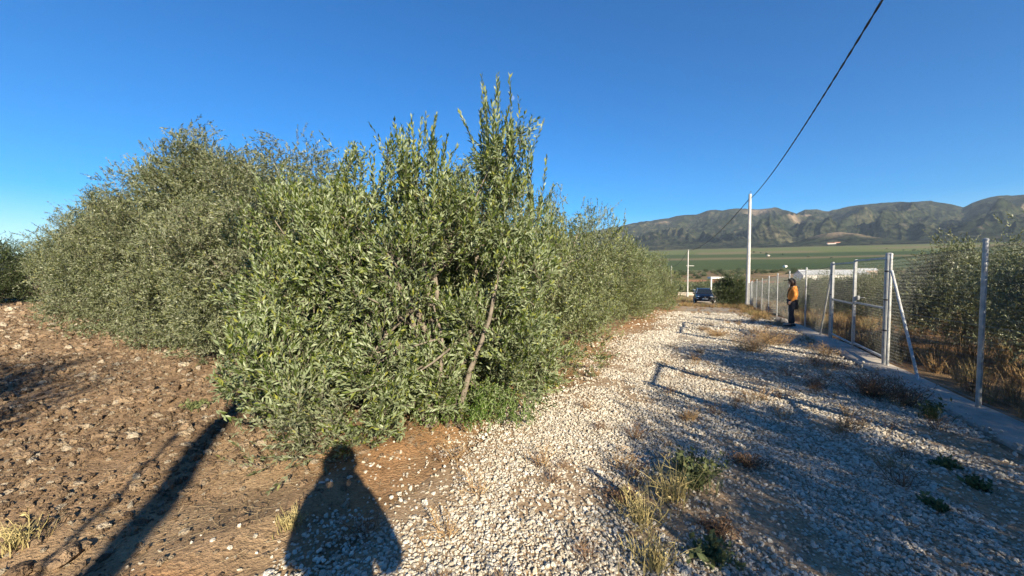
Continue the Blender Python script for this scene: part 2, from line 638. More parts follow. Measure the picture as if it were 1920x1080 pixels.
# ------------------------------------------------------------------ mountains
def build_mountains():
    px = np.array([-6000, -900, 0, 60, 200, 700, 1000, 1110, 1180, 1240, 1300, 1340, 1380, 1420, 1450, 1475, 1490, 1505, 1525, 1550, 1600, 1660, 1700, 1740, 1775, 1800, 1830, 1860, 1920, 2100, 2500, 4000])
    py = np.array([500, 478, 476, 484, 486, 480, 458, 434, 418, 409, 401, 393, 391, 392, 389, 396, 401, 393, 391, 395, 384, 378, 379, 376, 382, 387, 375, 368, 364, 372, 380, 400])
    azs = np.arctan((px - 960) / FPX)
    A = np.concatenate([np.linspace(R(-80), R(8), 120, endpoint=False), np.linspace(R(8), R(60), 620, endpoint=False), np.linspace(R(60), R(76), 40)])
    rr = np.linspace(0, 1, 170)
    AA, TT = np.meshgrid(A, rr, indexing='xy')
    pxa = 960 + FPX * np.tan(A)
    pya = np.interp(pxa, px, py)
    pya = pya + 5.0 * (fbm(pxa / 26., pxa * 0, 4, 82, .6) - .5)
    crest_r = 4300 + 500 * (fbm(A * 4, A * 0 + 2, 2, 81) - .5)
    Rr = 1950 + (crest_r[None, :] - 1950) * TT * 1.25
    X = Rr * np.sin(AA); Y = Rr * np.cos(AA)
    zc = CAM_H + (512 - pya) / FPX * (crest_r * np.cos(A))
    base = hfun(X, Y)
    t = TT * 1.25
    tw = A[None, :] * 26 + 1.6 * (fbm(X * .0012, Y * .0012, 3, 88) - .5) * 2
    def ridged(x, y, oct, seed, gain=.55):
        v = 0.0; amp = 1.0; tot = 0.0
        for o_ in range(oct):
            q = 1 - np.abs(2 * vnoise(x * 2 ** o_ + 3.7 * o_, y * 2 ** o_ + 1.3 * o_, seed + o_) - 1)
            v = v + amp * q * q; tot += amp; amp *= gain
        return v / tot
    rid = ridged(tw * .55 + .35 * np.sin(t * 5), t * 1.5, 5, 83)            # spurs and gullies running down the slope
    rid2 = ridged(X * .0030, Y * .0030, 5, 85)
    up = np.clip(t, 0, 1)
    prof = up ** 1.5
    env = (4 * up * (1 - up)) ** .8 * smooth(0, .45, up)
    prof = prof + env * (0.46 * (rid - .48) + 0.24 * (rid2 - .42))
    prof = np.where(t > 1, 1 - (t - 1) * 2.2, prof)
    Z = base - 4 + (zc[None, :] - base) * prof * 1.0
    # keep the skyline: nothing in front may rise above the crest line of sight
    lim = CAM_H + (zc[None, :] - CAM_H) * (Rr / crest_r[None, :])
    front = t < 1
    Z = np.where(front & (Z > lim - 6), lim - 6 - .25 * (Z - lim + 6) * 0, Z)
    # bare foothill
    hx, hy = 2350 * math.sin(R(40.2)), 2350 * math.cos(R(40.2))
    d2 = ((X - hx) ** 2 + (Y - hy) ** 2)
    hill = np.exp(-d2 / (2 * 105. ** 2))
    mk = smooth(.02, .45, np.exp(-d2 / (2 * 190. ** 2)))
    Z = Z * (1 - mk) + (base + 4 + 52 * hill + 60 * (rid2 - .4) * hill) * mk
    bare = smooth(.35, .8, hill) * .9
    for (bx, by, br, rad) in ((1418, 400, .86, 95), (1473, 425, .66, 70), (1240, 412, .85, 60), (1905, 420, .62, 60), (1500, 398, .8, 60)):
        a = math.atan((bx - 960) / FPX)
        rb = 1950 + 2350 * br
        bx_, by_ = rb * math.sin(a), rb * math.cos(a)
        bare = np.maximum(bare, np.exp(-(((X - bx_) ** 2 + (Y - by_) ** 2) / rad ** 2)) * 1.3)
    V = np.stack([X, Y, Z], -1).reshape(-1, 3)
    i = np.arange(V.shape[0]).reshape(X.shape)
    F = np.stack([i[:-1, :-1], i[:-1, 1:], i[1:, 1:], i[1:, :-1]], -1).reshape(-1, 4)
    me = new_mesh('mountains', V, F[:, ::-1].copy(), True)
    a = me.color_attributes.new('zone', 'FLOAT_COLOR', 'POINT')
    bb = np.clip(bare, 0, 1).reshape(-1)
    a.data.foreach_set('color', np.stack([bb, bb, bb, np.ones_like(bb)], -1).astype(np.float32).ravel())
    return tag(link('mountains', me, M['mountain']), kind='structure')


build_mountains()


# ------------------------------------------------------------------ foliage
def ortho(d):
    ref = np.where(np.abs(d[:, 2:3]) < .9, np.array([[0, 0, 1.]]), np.array([[1., 0, 0]]))
    e1 = np.cross(d, ref); e1 /= np.linalg.norm(e1, axis=1, keepdims=True) + 1e-9
    return e1, np.cross(e1, d)


def unit(v):
    return v / (np.linalg.norm(v, axis=1, keepdims=True) + 1e-9)


def leaf_mesh(P, D, Lr, Wd, rng, fold=True):
    """P base points, D directions, Lr lengths, Wd widths -> folded olive leaves, one island each"""
    n = len(P)
    e1, e2 = ortho(D)
    a = rng.uniform(0, 2 * np.pi, n)[:, None]
    side = e1 * np.cos(a) + e2 * np.sin(a)
    # most leaves turn their upper face to the sky
    up = np.cross(side, D)
    flip = (up[:, 2:3] < 0) & (rng.random((n, 1)) < .72)
    side = np.where(flip, -side, side); up = np.where(flip, -up, up)
    L = Lr[:, None]; W = Wd[:, None]
    if fold:
        b = P; tip = P + D * L - up * L * .10
        mid = P + D * L * .5
        l = mid + side * W * .5 + up * W * .22
        r = mid - side * W * .5 + up * W * .22
        V = np.stack([b, mid, tip, l, r], 1).reshape(-1, 3)
        k = np.arange(n)[:, None] * 5
        F = np.concatenate([k + np.array([[0, 4, 1]]), k + np.array([[4, 2, 1]]), k + np.array([[0, 1, 3]]), k + np.array([[1, 2, 3]])], 0)
        return V, F
    b = P; tip = P + D * L
    mid = P + D * L * .5
    V = np.stack([b, mid - side * W * .5, tip, mid + side * W * .5], 1).reshape(-1, 3)
    k = np.arange(n)[:, None] * 4
    F = np.concatenate([k + np.array([[0, 1, 2]]), k + np.array([[0, 2, 3]])], 0)
    return V, F


def sprigs(P, D, length, npairs, leaf, rng, droop=0.0, fold=True, open_=.75):
    """twigs with opposite leaves; returns leaf V,F and twig V,F"""
    m = len(P)
    bend = rng.normal(0, .25, (m, 3)); bend[:, 2] += .25 - droop
    ts = np.linspace(.12, 1.0, npairs)
    LP = []; LD = []; LL = []
    e1, e2 = ortho(D)
    ph = rng.uniform(0, 6.28, m)
    for k, tt in enumerate(ts):
        c = P + D * (length * tt)[:, None] + bend * (length * tt * tt * .5)[:, None]
        ax = unit(D + bend * tt)
        an = ph + k * 1.57 + rng.normal(0, .3, m)
        sd_ = e1 * np.cos(an)[:, None] + e2 * np.sin(an)[:, None]
        o_ = open_ * (1.05 - .55 * tt)
        sz = leaf * (1.0 - .35 * abs(tt - .55)) * rng.uniform(.75, 1.2, m)
        for sg in (-1, 1):
            LP.append(c); LD.append(unit(ax + sg * sd_ * o_ + rng.normal(0, .16, (m, 3)))); LL.append(sz)
    # terminal leaf
    LP = np.concatenate(LP); LD = np.concatenate(LD); LL = np.concatenate(LL)
    V, F = leaf_mesh(LP, LD, LL, LL * rng.uniform(.25, .34, len(LL)), rng, fold)
    # twig: 3-sided, two segments
    p0 = P; p1 = P + D * (length * .5)[:, None] + bend * (length * .125)[:, None]
    p2 = P + D * length[:, None] + bend * (length * .5)[:, None]
    r = .0016
    TV = []
    for p, rr in ((p0, r * 1.4), (p1, r), (p2, r * .4)):
        for j in range(3):
            a = 2.094 * j
            TV.append(p + (e1 * math.cos(a) + e2 * math.sin(a)) * rr)
    TV = np.stack(TV, 1).reshape(-1, 3)
    kk = np.arange(m)[:, None] * 9
    TF = []
    for q in range(2):
        for j in range(3):
            a = q * 3 + j; b_ = q * 3 + (j + 1) % 3
            TF.append(kk + np.array([[a, b_, b_ + 3]])); TF.append(kk + np.array([[a, b_ + 3, a + 3]]))
    return V, F, TV, np.concatenate(TF, 0)


def crown_points(ells, nclump, per, rng, depth=(.62, 1.06), spread=.16, zmin=.05, core=None):
    """clumps of sprig positions in the outer shell of a union of ellipsoids"""
    E = np.array(list(ells) + list(core or []), float)
    vol = (E[:, 3] * E[:, 4] * E[:, 5]) ** .67
    if core: vol[len(ells):] *= .13 * vol[:len(ells)].sum() / vol[len(ells):].sum()
    pick = rng.choice(len(E), nclump * 5, p=vol / vol.sum())
    d = unit(rng.normal(size=(nclump * 5, 3)))
    q = np.where(rng.random(nclump * 5) < .82, rng.uniform(depth[0], depth[1], nclump * 5), rng.uniform(.25, depth[0], nclump * 5))
    c0 = E[pick, :3] + d * E[pick, 3:6]
    ln = .5 * (vnoise(c0[:, 0] * 2.1 + 5, c0[:, 2] * 2.1 + c0[:, 1] * .9, 3) + vnoise(c0[:, 1] * 2.1 - 7, c0[:, 2] * 2.1 - c0[:, 0] * .9, 4))
    lump = .60 + .78 * ln + .06 * rng.random(len(q))
    c = E[pick, :3] + d * E[pick, 3:6] * (q * lump)[:, None]
    # drop clumps that lie deep inside another ellipsoid
    inside = np.zeros(len(c), bool)
    for k, e in enumerate(E):
        f = np.sum(((c - e[:3]) / e[3:6]) ** 2, 1)
        inside |= (f < .34) & (rng.random(len(c)) < .85)
    hole = (.5 * (vnoise(c[:, 0] * 2.6, c[:, 2] * 2.6 + c[:, 1], 7) + vnoise(c[:, 1] * 2.6, c[:, 2] * 2.6 - c[:, 0], 8)) < .37) & (q > depth[0]) & (rng.random(len(c)) < .85)
    ok = (~inside) & (~hole) & (c[:, 2] > zmin)
    c = c[ok][:nclump]; pk = pick[ok][:nclump]
    out = unit((c - E[pk, :3]) / E[pk, 3:6] ** 1.2)
    cp = np.repeat(c, per, 0) + np.clip(rng.normal(0, spread, (len(c) * per, 3)), -1.8 * spread, 1.8 * spread)
    co_ = np.repeat(out, per, 0)
    keep = cp[:, 2] > zmin
    return cp[keep], co_[keep], c, out


def lobes(ells, spacing, r0, seed):
    """separate leafy lobes spread over the outside of a crown, with a sparser core"""
    rng = np.random.default_rng(seed)
    E = np.array(ells, float)
    ar = (E[:, 3] * E[:, 4] * E[:, 5]) ** .67
    pk = rng.choice(len(E), 5000, p=ar / ar.sum())
    d = unit(rng.normal(size=(5000, 3)))
    P = E[pk, :3] + d * E[pk, 3:6] * .90
    keep = P[:, 2] > .12
    for e in E:
        keep &= np.sum(((P - e[:3]) / e[3:6]) ** 2, 1) > .66
    P = P[keep]
    sel = []
    for p in P:
        sp_ = spacing * rng.uniform(.75, 1.25)
        if all(np.linalg.norm(p - q) > sp_ for q in sel):
            sel.append(p)
    out = []
    for p in sel:
        r = r0 * rng.uniform(.7, 1.3)
        out.append((p[0], p[1], p[2], r, r, r * rng.uniform(1.1, 1.7)))
    core = [(e[0], e[1], e[2], e[3] * .62, e[4] * .62, e[5] * .62) for e in E]
    return out, core


def make_crown(name, ells, nclump, per, leaf, length, npairs, seed, up=.55, jit=.45, droop=0.0, fold=True, extra=None, spread=.16, lobe=None):
    rng = np.random.default_rng(seed)
    core = None
    if lobe:
        ells, core = lobes(ells, lobe[0], lobe[1], seed + 3)
    P, O, c, out = crown_points(ells, nclump, per, rng, spread=spread, core=core)
    low = np.clip(1.1 - P[:, 2:3], 0, 1)
    D = unit(O * .8 + np.array([[0, 0, 1.]]) * (up - low * .35) + rng.normal(0, jit, P.shape))
    L = length * rng.uniform(.6, 1.25, len(P))
    P = P - D * (L * .5)[:, None]
    P[:, 2] = np.maximum(P[:, 2], .03)
    V, F, TV, TF = sprigs(P, D, L, npairs, leaf, rng, droop, fold)
    V[:, 2] = np.maximum(V[:, 2], .005)
    return V, F, TV, TF, c


def limb_paths(base, clumps, rng, nmain=5, nsub=26):
    """limbs from the base to the clump centres"""
    mb = MB()
    base = Vector(base)
    idx = rng.choice(len(clumps), min(nmain, len(clumps)), replace=False)
    mains = []
    for i in idx:
        e = Vector(clumps[i])
        e = base.lerp(e, .85)
        mid = base.lerp(e, .5) + Vector((rng.normal(0, .1), rng.normal(0, .1), .22))
        q = base.lerp(mid, .5) + Vector((rng.normal(0, .05), rng.normal(0, .05), .06))
        pts = [base + Vector((rng.normal(0, .04), rng.normal(0, .04), 0)), q, mid, mid.lerp(e, .5) + Vector((rng.normal(0, .06), rng.normal(0, .06), .05)), e]
        mb.tube(pts, [.055, .045, .034, .022, .010], 7)
        mains.append(pts)
    for k in range(nsub):
        e = Vector(clumps[rng.integers(len(clumps))])
        m_ = min(mains, key=lambda p: (p[2] - e).length)
        st = m_[rng.integers(1, 4)]
        mid = st.lerp(e, .5) + Vector((rng.normal(0, .08), rng.normal(0, .08), rng.normal(.05, .05)))
        mb.tube([st, mid, e], [.018, .011, .005], 5)
    return mb


def build_tree_meshes(key, ells, nclump, per, leaf, length, npairs, seed, matleaf, bark, base=(0, 0, -.05), trunk=None, **kw):
    V, F, TV, TF, c = make_crown(key, ells, nclump, per, leaf, length, npairs, seed, **kw)
    crown = new_mesh(key + '_crown', V, F); crown.materials.append(M[matleaf])
    twig = new_mesh(key + '_twigs', TV, TF); twig.materials.append(M[bark])
    rng = np.random.default_rng(seed + 900)
    fork = (base[0], base[1], trunk[0] if trunk else base[2])
    mb = limb_paths(fork, c, rng)
    if trunk:
        h, r = trunk
        mb.tube([(base[0] - .05, base[1], base[2] - .1), (base[0] - .03, base[1] + .02, base[2] + .12), (base[0] + .04, base[1], h * .55), (base[0], base[1] + .02, h + .06)],
                [r * 1.5, r * 1.15, r * .95, r * .85], 10)
    me = bpy.data.meshes.new(key + '_trunk')
    me.from_pydata(mb.v, [], mb.f)
    me.polygons.foreach_set('use_smooth', np.ones(len(me.polygons), dtype=bool))
    me.update()
    me.materials.append(M[bark])
    return crown, twig, me


def place_tree(name, meshes, x, y, rz, sc, label, group, cat='tree', sink=0.02, dense=False):
    root = thing(name, (x, y, H1(x, y) - sink), label, cat, group, rz)
    root.scale = sc if hasattr(sc, '__len__') else (sc, sc, sc)
    link('crown', meshes[0], None, root)['kind'] = 'stuff'
    link('twigs', meshes[1], None, root)['kind'] = 'stuff'
    link('trunk', meshes[2], None, root)
    if dense:                                  # thick crowns carry a second layer of the same foliage, turned
        c2 = link('crown', meshes[0], None, root)
        c2['kind'] = 'stuff'; c2.rotation_euler = (0, 0, dense); c2.scale = (.97, .97, .98)
    return root


# ---- the near olive at the corner of the grove (local origin at its stem base)
AX, AY = gpt(848, 806)
AZ = H1(AX, AY)
near_ells = [
    (-1.50, 1.35, 1.35, 1.65, 1.15, 1.25), (-.55, .80, 1.60, 1.10, .95, 1.10), (.22, .95, 1.35, .78, .95, 1.05),
    (-2.45, 1.75, 1.10, .85, .8, .95), (-.75, .28, .85, 1.0, .60, .75), (.1, .60, .75, .65, .45, .6),
    (-1.65, .45, .70, .75, .62, .60), (-.55, .95, 2.50, .34, .34, .62), (.40, .80, 2.55, .33, .33, .72), (-1.7, 1.3, 2.25, .45, .4, .5),
    (-.70, -.18, .42, .62, .36, .40), (-1.45, -.20, .45, .60, .40, .40), (-.15, .25, .50, .45, .32, .45), (.55, .75, .55, .5, .5, .5), (-2.35, 1.35, .55, .7, .6, .5)]


def build_near_tree():
    root = thing('olive_tree', (AX, AY, AZ), 'large bushy olive nearest to the camera, with tall upright shoots on top', 'tree', 'olive trees of the grove left of the track')
    rng = np.random.default_rng(7)
    V, F, TV, TF, c = make_crown('a', near_ells, 700, 12, .072, .30, 9, 5, up=.6, jit=.45, spread=.10, lobe=(.60, .28))
    link('crown', new_mesh('near_crown', V, F), M['leaf_near'], root)['kind'] = 'stuff'
    link('twigs', new_mesh('near_twigs', TV, TF), M['bark'], root)['kind'] = 'stuff'
    # low silvery branch that hangs to the ground in front
    P = np.array([[-1.02, -.80, .22]]) + np.clip(rng.normal(0, 1, (120, 3)), -1.7, 1.7) * np.array([[.17, .22, .17]])
    P[:, 2] = np.abs(P[:, 2]) + .03
    D = unit(rng.normal(0, .5, P.shape) + np.array([[-.2, -.4, .35]]))
    V, F, TV, TF = sprigs(P, D, rng.uniform(.15, .3, len(P)), 9, .05, rng)
    V[:, 2] = np.maximum(V[:, 2], .005)
    lb = link('low_branch', new_mesh('low_branch', V, F), M['leaf_old'], root)
    lb['label'] = 'silvery low branch hanging to the ground'
    link('twigs', new_mesh('low_twigs', TV, TF), M['bark'], root)['kind'] = 'stuff'
    lb['kind'] = 'stuff'
    # fresh green suckers round the stem base
    P = np.stack([rng.normal(.10, .32, 190), rng.normal(.04, .17, 190), np.full(190, .02)], -1)
    D = unit(rng.normal(0, .35, P.shape) + np.array([[.05, -.1, 1]]))
    V, F, TV, TF = sprigs(P, D, rng.uniform(.16, .48, 190), 10, .046, rng)
    V[:, 2] = np.maximum(V[:, 2], .005)
    sk = link('sucker_shoots', new_mesh('sucker_shoots', V, F), M['leaf_sucker'], root)
    sk['label'] = 'bright green suckers round the foot of the stems'
    sk['kind'] = 'stuff'
    # tall upright shoots, each a part
    spots = []
    for (cx, cy, zt, nn, sp) in ((.42, .75, 4.06, 26, .18), (-.52, .85, 3.88, 26, .22), (-.05, .8, 3.02, 5, .12), (-1.62, 1.2, 3.42, 7, .16), (.80, .9, 3.40, 10, .16), (-2.1, 1.3, 2.95, 8, .25), (-1.1, 1.0, 3.10, 10, .22), (1.05, 1.1, 2.75, 8, .2)):
        for k in range(nn):
            ox, oy = rng.normal(0, sp), rng.normal(0, sp)
            spots.append((cx + ox, cy + oy, zt - .28 - abs(rng.normal(0, .22)) - (ox * ox + oy * oy) * 4 * .8, cx, cy))
    for (x, y, zt, cx, cy) in spots:
        L = rng.uniform(.65, 1.05)
        P = np.array([[x * .92 + cx * .08, y, zt - L]])
        d = unit(np.array([[(x - cx) * .35, (y - cy) * .35, 1.0]]) + rng.normal(0, .07, (1, 3)))
        V, F, TV, TF = sprigs(P, d, np.array([L]), int(L / .027), .082, rng, open_=.62)
        sh = link('shoot', new_mesh('shoot', V, F), M['leaf_near'], root)
        link('stem', new_mesh('shoot_stem', TV, TF), M['bark'], sh)
    # stems fanning out of the ground
    stems = [((0.06, .0), (.60, .10, 1.85), .030), ((-.06, -.03), (-.18, .08, 1.30), .024), ((.05, .06), (.30, .9, 2.4), .038),
             ((-.16, .05), (-.9, .8, 1.9), .040), ((-.05, .10), (-.5, .9, 2.6), .036), ((-.2, .0), (-1.7, 1.1, 1.7), .036)]
    for (b0, e, r) in stems:
        b0 = Vector((b0[0], b0[1], -.05)); e = Vector(e)
        pts = []
        for k in range(8):
            tt = k / 7
            p = b0.lerp(e, tt) + Vector((math.sin(tt * 9 + r * 99) * .035, math.cos(tt * 5 + r * 50) * .03, math.sin(tt * math.pi) * .12))
            pts.append(p)
        mb = MB(); mb.tube(pts, [r * (1.15 - .75 * k / 7) for k in range(8)], 8)
        mb.build('stem', M['bark'], root, True)
    mb = limb_paths((-.1, .3, .3), c, np.random.default_rng(3), 5, 60)
    mb.build('limbs', M['bark'], root, True)
    return root


build_near_tree()


def ell_bush(rng, r, h, skirt=True, n=7):
    out = [(0, 0, h * .44, r * .72, r * .72, h * .40)]
    for k in range(n):
        a = 2 * math.pi * k / n + rng.uniform(-.35, .35)
        q = rng.uniform(.42, .70); e = r * rng.uniform(.34, .50)
        out.append((math.cos(a) * r * q, math.sin(a) * r * q, h * rng.uniform(.26, .66), e, e, h * rng.uniform(.17, .28)))
    for k in range(4):
        a = rng.uniform(0, 6.28); e = r * rng.uniform(.20, .34)
        out.append((math.cos(a) * r * .38, math.sin(a) * r * .38, h * rng.uniform(.72, .86), e, e, h * rng.uniform(.13, .24)))
    if skirt:
        for k in range(n):
            if rng.random() < .25: continue
            a = 2 * math.pi * (k + .5) / n
            out.append((math.cos(a) * r * .6, math.sin(a) * r * .6, h * rng.uniform(.10, .18), r * .36, r * .36, h * .14))
    return out


rg = np.random.default_rng(12)
hedge_var = [build_tree_meshes('hedge%d' % k, ell_bush(rg, 1.85, 3.7), 560, 8, .068, .30, 8, 30 + k, 'leaf_hedge', 'bark', fold=False, up=.65, jit=.45, spread=.12, lobe=(.70, .36)) for k in range(3)]
old_var = [build_tree_meshes('old%d' % k, ell_bush(rg, 2.25, 4.3), 760, 9, .066, .30, 8, 50 + k, 'leaf_old', 'bark', fold=False, up=.3, jit=.55, droop=.3, spread=.13, lobe=(.62, .38)) for k in range(1)]
tall_old = build_tree_meshes('tallold', [(0, 0, 1.8, 1.75, 1.8, 1.5), (-.2, 0, 3.6, .85, .85, 1.1), (.35, .1, 4.25, .55, .6, .6), (-.45, -.1, 4.45, .55, .55, .5), (-1.05, 0, 4.05, .42, .45, .30), (.75, -.3, 2.7, .8, .8, .8), (-.9, -.5, 1.0, 1.0, 1.0, .9), (1, -.5, .9, 1.0, 1.0, .8)],
                             900, 10, .070, .26, 7, 61, 'leaf_old', 'bark', fold=False, up=.35, jit=.55, droop=.2, spread=.13, lobe=(.58, .36))
right_var = [build_tree_meshes('right%d' % k, [(e[0], e[1], e[2] + .12, e[3], e[4], e[5]) for e in ell_bush(rg, 1.65, 2.45, False, 6)], 330, 9, .060, .30, 8, 70 + k, 'leaf_old', 'bark_dark', fold=False, up=.45, jit=.55, spread=.17, trunk=(.75, .11)) for k in range(2)]

GL = 'olive trees of the grove left of the track'
ordn = ['second', 'third', 'fourth', 'fifth', 'sixth', 'seventh', 'eighth', 'ninth', 'tenth']
for k, s in enumerate((6.0, 9.3, 12.8, 16.0, 19.6, 22.8, 26.3, 29.6)):
    x, y = xy(s, -3.95 - .35 * ((k * 7) % 3 - 1))
    rr = np.random.default_rng(100 + k)
    sc = .90 + .16 * rr.random(); sc = (sc, sc, (1.02, .96, .90, .82, .95, .88, .98, .80)[k])
    lab = 'bushy green olive, %s along the left edge of the gravel track counted from the camera' % ordn[k]
    if k == 7: lab = 'last bushy olive of the row along the left edge of the gravel track'
    place_tree('olive_tree', hedge_var[k % 3], x, y, rr.uniform(0, 6.28), sc, lab, GL)

left_row = [(-4.7, 8.2, old_var[0], .93, 'grey-green olive right behind the large corner olive'),
            (-7.2, 9.7, tall_old, .95, 'tallest old olive with a feathery crown rising left behind the corner olive'),
            (-11.0, 11.9, old_var[0], 1.06, 'broad grey-green olive drooping to the ploughed soil, left of the tallest one'),
            (-15.0, 14.9, old_var[0], 1.0, 'olive behind the broad drooping one, third from the left end of the field-side row'),
            (-19.2, 18.4, old_var[0], .96, 'olive second from the left end of the field-side row'),
            (-24.0, 22.6, old_var[0], .96, 'small-looking farthest olive at the left end of the field-side row')]
for k, (x, y, ms, sc, lab) in enumerate(left_row):
    place_tree('olive_tree', ms, x, y, [0.4, .15, 2.2, 3.9, 1.2, 5][k], sc, lab, GL, dense=(.35 if k == 1 else 2.1))
for (s, n, lab) in ((10.5, -8.3, 'olive hidden inside the grove behind the second tree of the track row'), (16.5, -8.2, 'olive inside the grove behind the fourth tree of the track row')):
    x, y = xy(s, n)
    place_tree('olive_tree', hedge_var[1], x, y, s, 1.0, lab, GL)

# dark tree at the left edge and the ones that shade the field from outside the frame
dark_var = build_tree_meshes('dark', [(e[0], e[1], e[2] + .15, e[3], e[4], e[5]) for e in ell_bush(rg, 2.6, 3.9, True, 8)], 560, 8, .10, .34, 6, 91, 'leaf_dark', 'bark_dark', fold=False, up=.2, jit=.6, spread=.22, trunk=(.8, .14))
place_tree('carob_tree', dark_var, -30.6, 22.6, 1.0, 1.0, 'dark green carob tree at the left edge of the picture', 'dark trees left of the field', dense=2.0)
place_tree('carob_tree', dark_var, -27.2, 15.4, 3.0, .95, 'dark carob out of view left, shading the far end of the field', 'dark trees left of the field')
place_tree('olive_tree', right_var[0], -4.9, -1.6, 2.0, (1.0, 1.0, 1.65), 'olive standing out of view left of the camera, casting leafy shade on the ploughed soil', GL)

# fenced orchard on the right
GR = 'olive trees behind the chain link fence'
right_trees = [(0.2, 5.4, 1.15, 'olive behind the fence out of view right, shading the near gravel'),
               (5.2, 5.7, 1.12, 'olive behind the fence out of view right, shading the pedestrian gate'),
               (2.3, 7.0, .74, 'small unseen olive added behind the fence for shade, between the two shading ones'),  # added out of view to fill in the shade on the gravel
               (-3.4, 5.6, .75, 'small unseen olive added behind the fence for more shade, behind the photographer'),  # extra unseen caster, added to deepen the shade at the lower right
               (10.1, 6.2, 1.05, 'olive behind the fence cut by the right edge of the picture'),
               (14.9, 6.25, 1.05, 'nearest whole olive behind the fence right of the gate, with a dark leaning trunk'),
               (23.5, 6.6, .90, 'first olive seen through the gate, behind the person'),
               (28.5, 6.4, .90, 'olive behind the fence, second beyond the person'),
               (33.5, 6.4, .90, 'olive behind the fence, third beyond the person'),
               (39.5, 6.6, .95, 'olive behind the far end of the fence beside the utility pole'),
               (18.5, 12.0, .95, 'olive of the second fenced row right of the gate'),
               (24.5, 12.0, .90, 'olive of the second fenced row, below the warehouse right end'),
               (30.5, 12.2, .92, 'olive of the second fenced row, below the warehouse left end'),
               (37.5, 12.0, .92, 'olive of the second fenced row, last before the pole'),
               (13.0, 12.2, 1.05, 'olive of the second fenced row behind the right picture edge'),
               (22.0, 18.0, 1.0, 'olive of the third fenced row behind the gate post'),
               (29.0, 18.5, 1.0, 'olive of the third fenced row seen through the gate leaf'),
               (17.0, 18.3, 1.05, 'olive of the third fenced row towards the right picture edge')]
for k, (s, n, sc, lab) in enumerate(right_trees):
    x, y = xy(s, n)
    if k < 2:
        place_tree('olive_tree', hedge_var[k], x, y, k * 2.1 + .5, (1.12, 1.12, .90) if k == 0 else (.95, .95, .84), lab, GR, dense=1.9)
    elif sc < .8:
        place_tree('olive_tree', hedge_var[2], x, y, 1.3, (.74, .74, .74), lab, GR, dense=1.9)
    else:
        place_tree('olive_tree', right_var[k % 2], x, y, k * 2.1 + .5, sc, lab, GR, dense=2.0)

# dark bush at the foot of the pole
bx, by = gpt(1372, 567)
bp = (20.3, 35.6)
bush_var = build_tree_meshes('bush', ell_bush(rg, 1.45, 2.6, True, 6), 330, 8, .10, .3, 6, 95, 'leaf_dark', 'bark_dark', fold=False, up=.25, jit=.6, spread=.2)
place_tree('carob_bush', bush_var, bp[0], bp[1], .3, 1.05, 'round dark carob bush beside the foot of the utility pole', None, 'bush', dense=2.0)


# ------------------------------------------------------------------ fence and gates
def chain_mesh(length, height, cell, r=.0021):
    nw = int(round(length / cell)); ns = int(round(height / (cell * .5)))
    zs = np.linspace(0, height, ns + 1)
    off = np.array([[1, 0], [-.5, .866], [-.5, -.866]]) * r
    V = []; F = []
    idx = 0
    for i in range(nw):
        x = (i + .5) * length / nw + np.where(np.arange(ns + 1) % 2 == 0, -.5, .5) * length / nw
        yy = np.where(np.arange(ns + 1) % 2 == 0, -1, 1) * r
        P = np.stack([x, yy, zs], -1)
        ring = np.stack([P + np.array([o_[0], o_[1], 0]) for o_ in off], 1).reshape(-1, 3)
        V.append(ring)
        k = idx + np.arange(ns)[:, None] * 3
        for j in range(3):
            F.append(k + np.array([[j, (j + 1) % 3, (j + 1) % 3 + 3, j + 3]]))
        idx += (ns + 1) * 3
    return new_mesh('chain_mesh', np.concatenate(V), np.concatenate(F))


FN = 3.0


def fpt(s, n=FN):
    x, y = xy(s, n)
    return Vector((x, y, H1(*xy(s, 2.9)) + .08))


ROAD_AZ = math.atan2(DY, DX)
mesh_std = chain_mesh(3.1, 1.92, .058)
mesh_std.materials.append(M['wire'])
mesh_gate = chain_mesh(1.72, 1.86, .05, .0016)
mesh_gate.materials.append(M['wire'])


def fence(s_list, label, braces=(), topcap=True, pr=.026):
    b0 = fpt(s_list[0])
    root = thing('chain_link_fence', b0, label, 'fence')
    for s in s_list:
        p = fpt(s) - b0
        mb = MB()
        mb.tube([p + Vector((0, 0, -.15)), p + Vector((0, 0, 2.04))], pr, 12)
        po = mb.build('post', M['galv'], root, False)
        mb = MB()
        mb.tube([p + Vector((0, 0, 2.041)), p + Vector((0, 0, 2.06)), p + Vector((0, 0, 2.075))], [pr + .004, pr + .003, .008], 12)
        mb.build('cap', M['galv'], po)
    for a, b in zip(s_list[:-1], s_list[1:]):
        pa = fpt(a) - b0; pb = fpt(b) - b0
        d = pb - pa
        o = link('wire_mesh', mesh_std, None, root, pa + Vector((0, 0, .05)))
        o.rotation_euler = (0, -math.atan2(d.z, math.hypot(d.x, d.y)), ROAD_AZ)
        o.scale = (d.length / 3.1, 1, 1)
        for z in (.06, 1.0, 1.96):
            mb = MB(); mb.tube([pa + Vector((0, 0, z)), pb + Vector((0, 0, z))], .0022, 4)
            mb.build('tension_wire', M['wire'], root)
    for (s_top, s_foot) in braces:
        a = fpt(s_top) - b0 + Vector((0, 0, 1.74)); c = fpt(s_foot) - b0 + Vector((0, 0, -.1))
        mb = MB(); mb.tube([a, c], .022, 10)
        mb.build('brace', M['galv'], root)
    return root


fence([-6.2, -3.1, 0.0, 3.0], 'chain link fence out of view right of the camera, before the small gate')
fence([4.72, 6.85, 9.60], 'chain link fence right of the double gate, with a slanted brace', braces=((9.55, 8.35),))
fence([13.52, 16.6, 19.75, 22.9, 26.0, 29.1, 32.2, 35.3], 'long chain link fence running past the person to the utility pole', braces=((13.55, 14.55),))
fence([36.2, 39.2, 42.2], 'far end of the chain link fence beside the utility pole', braces=((36.2, 37.2),))

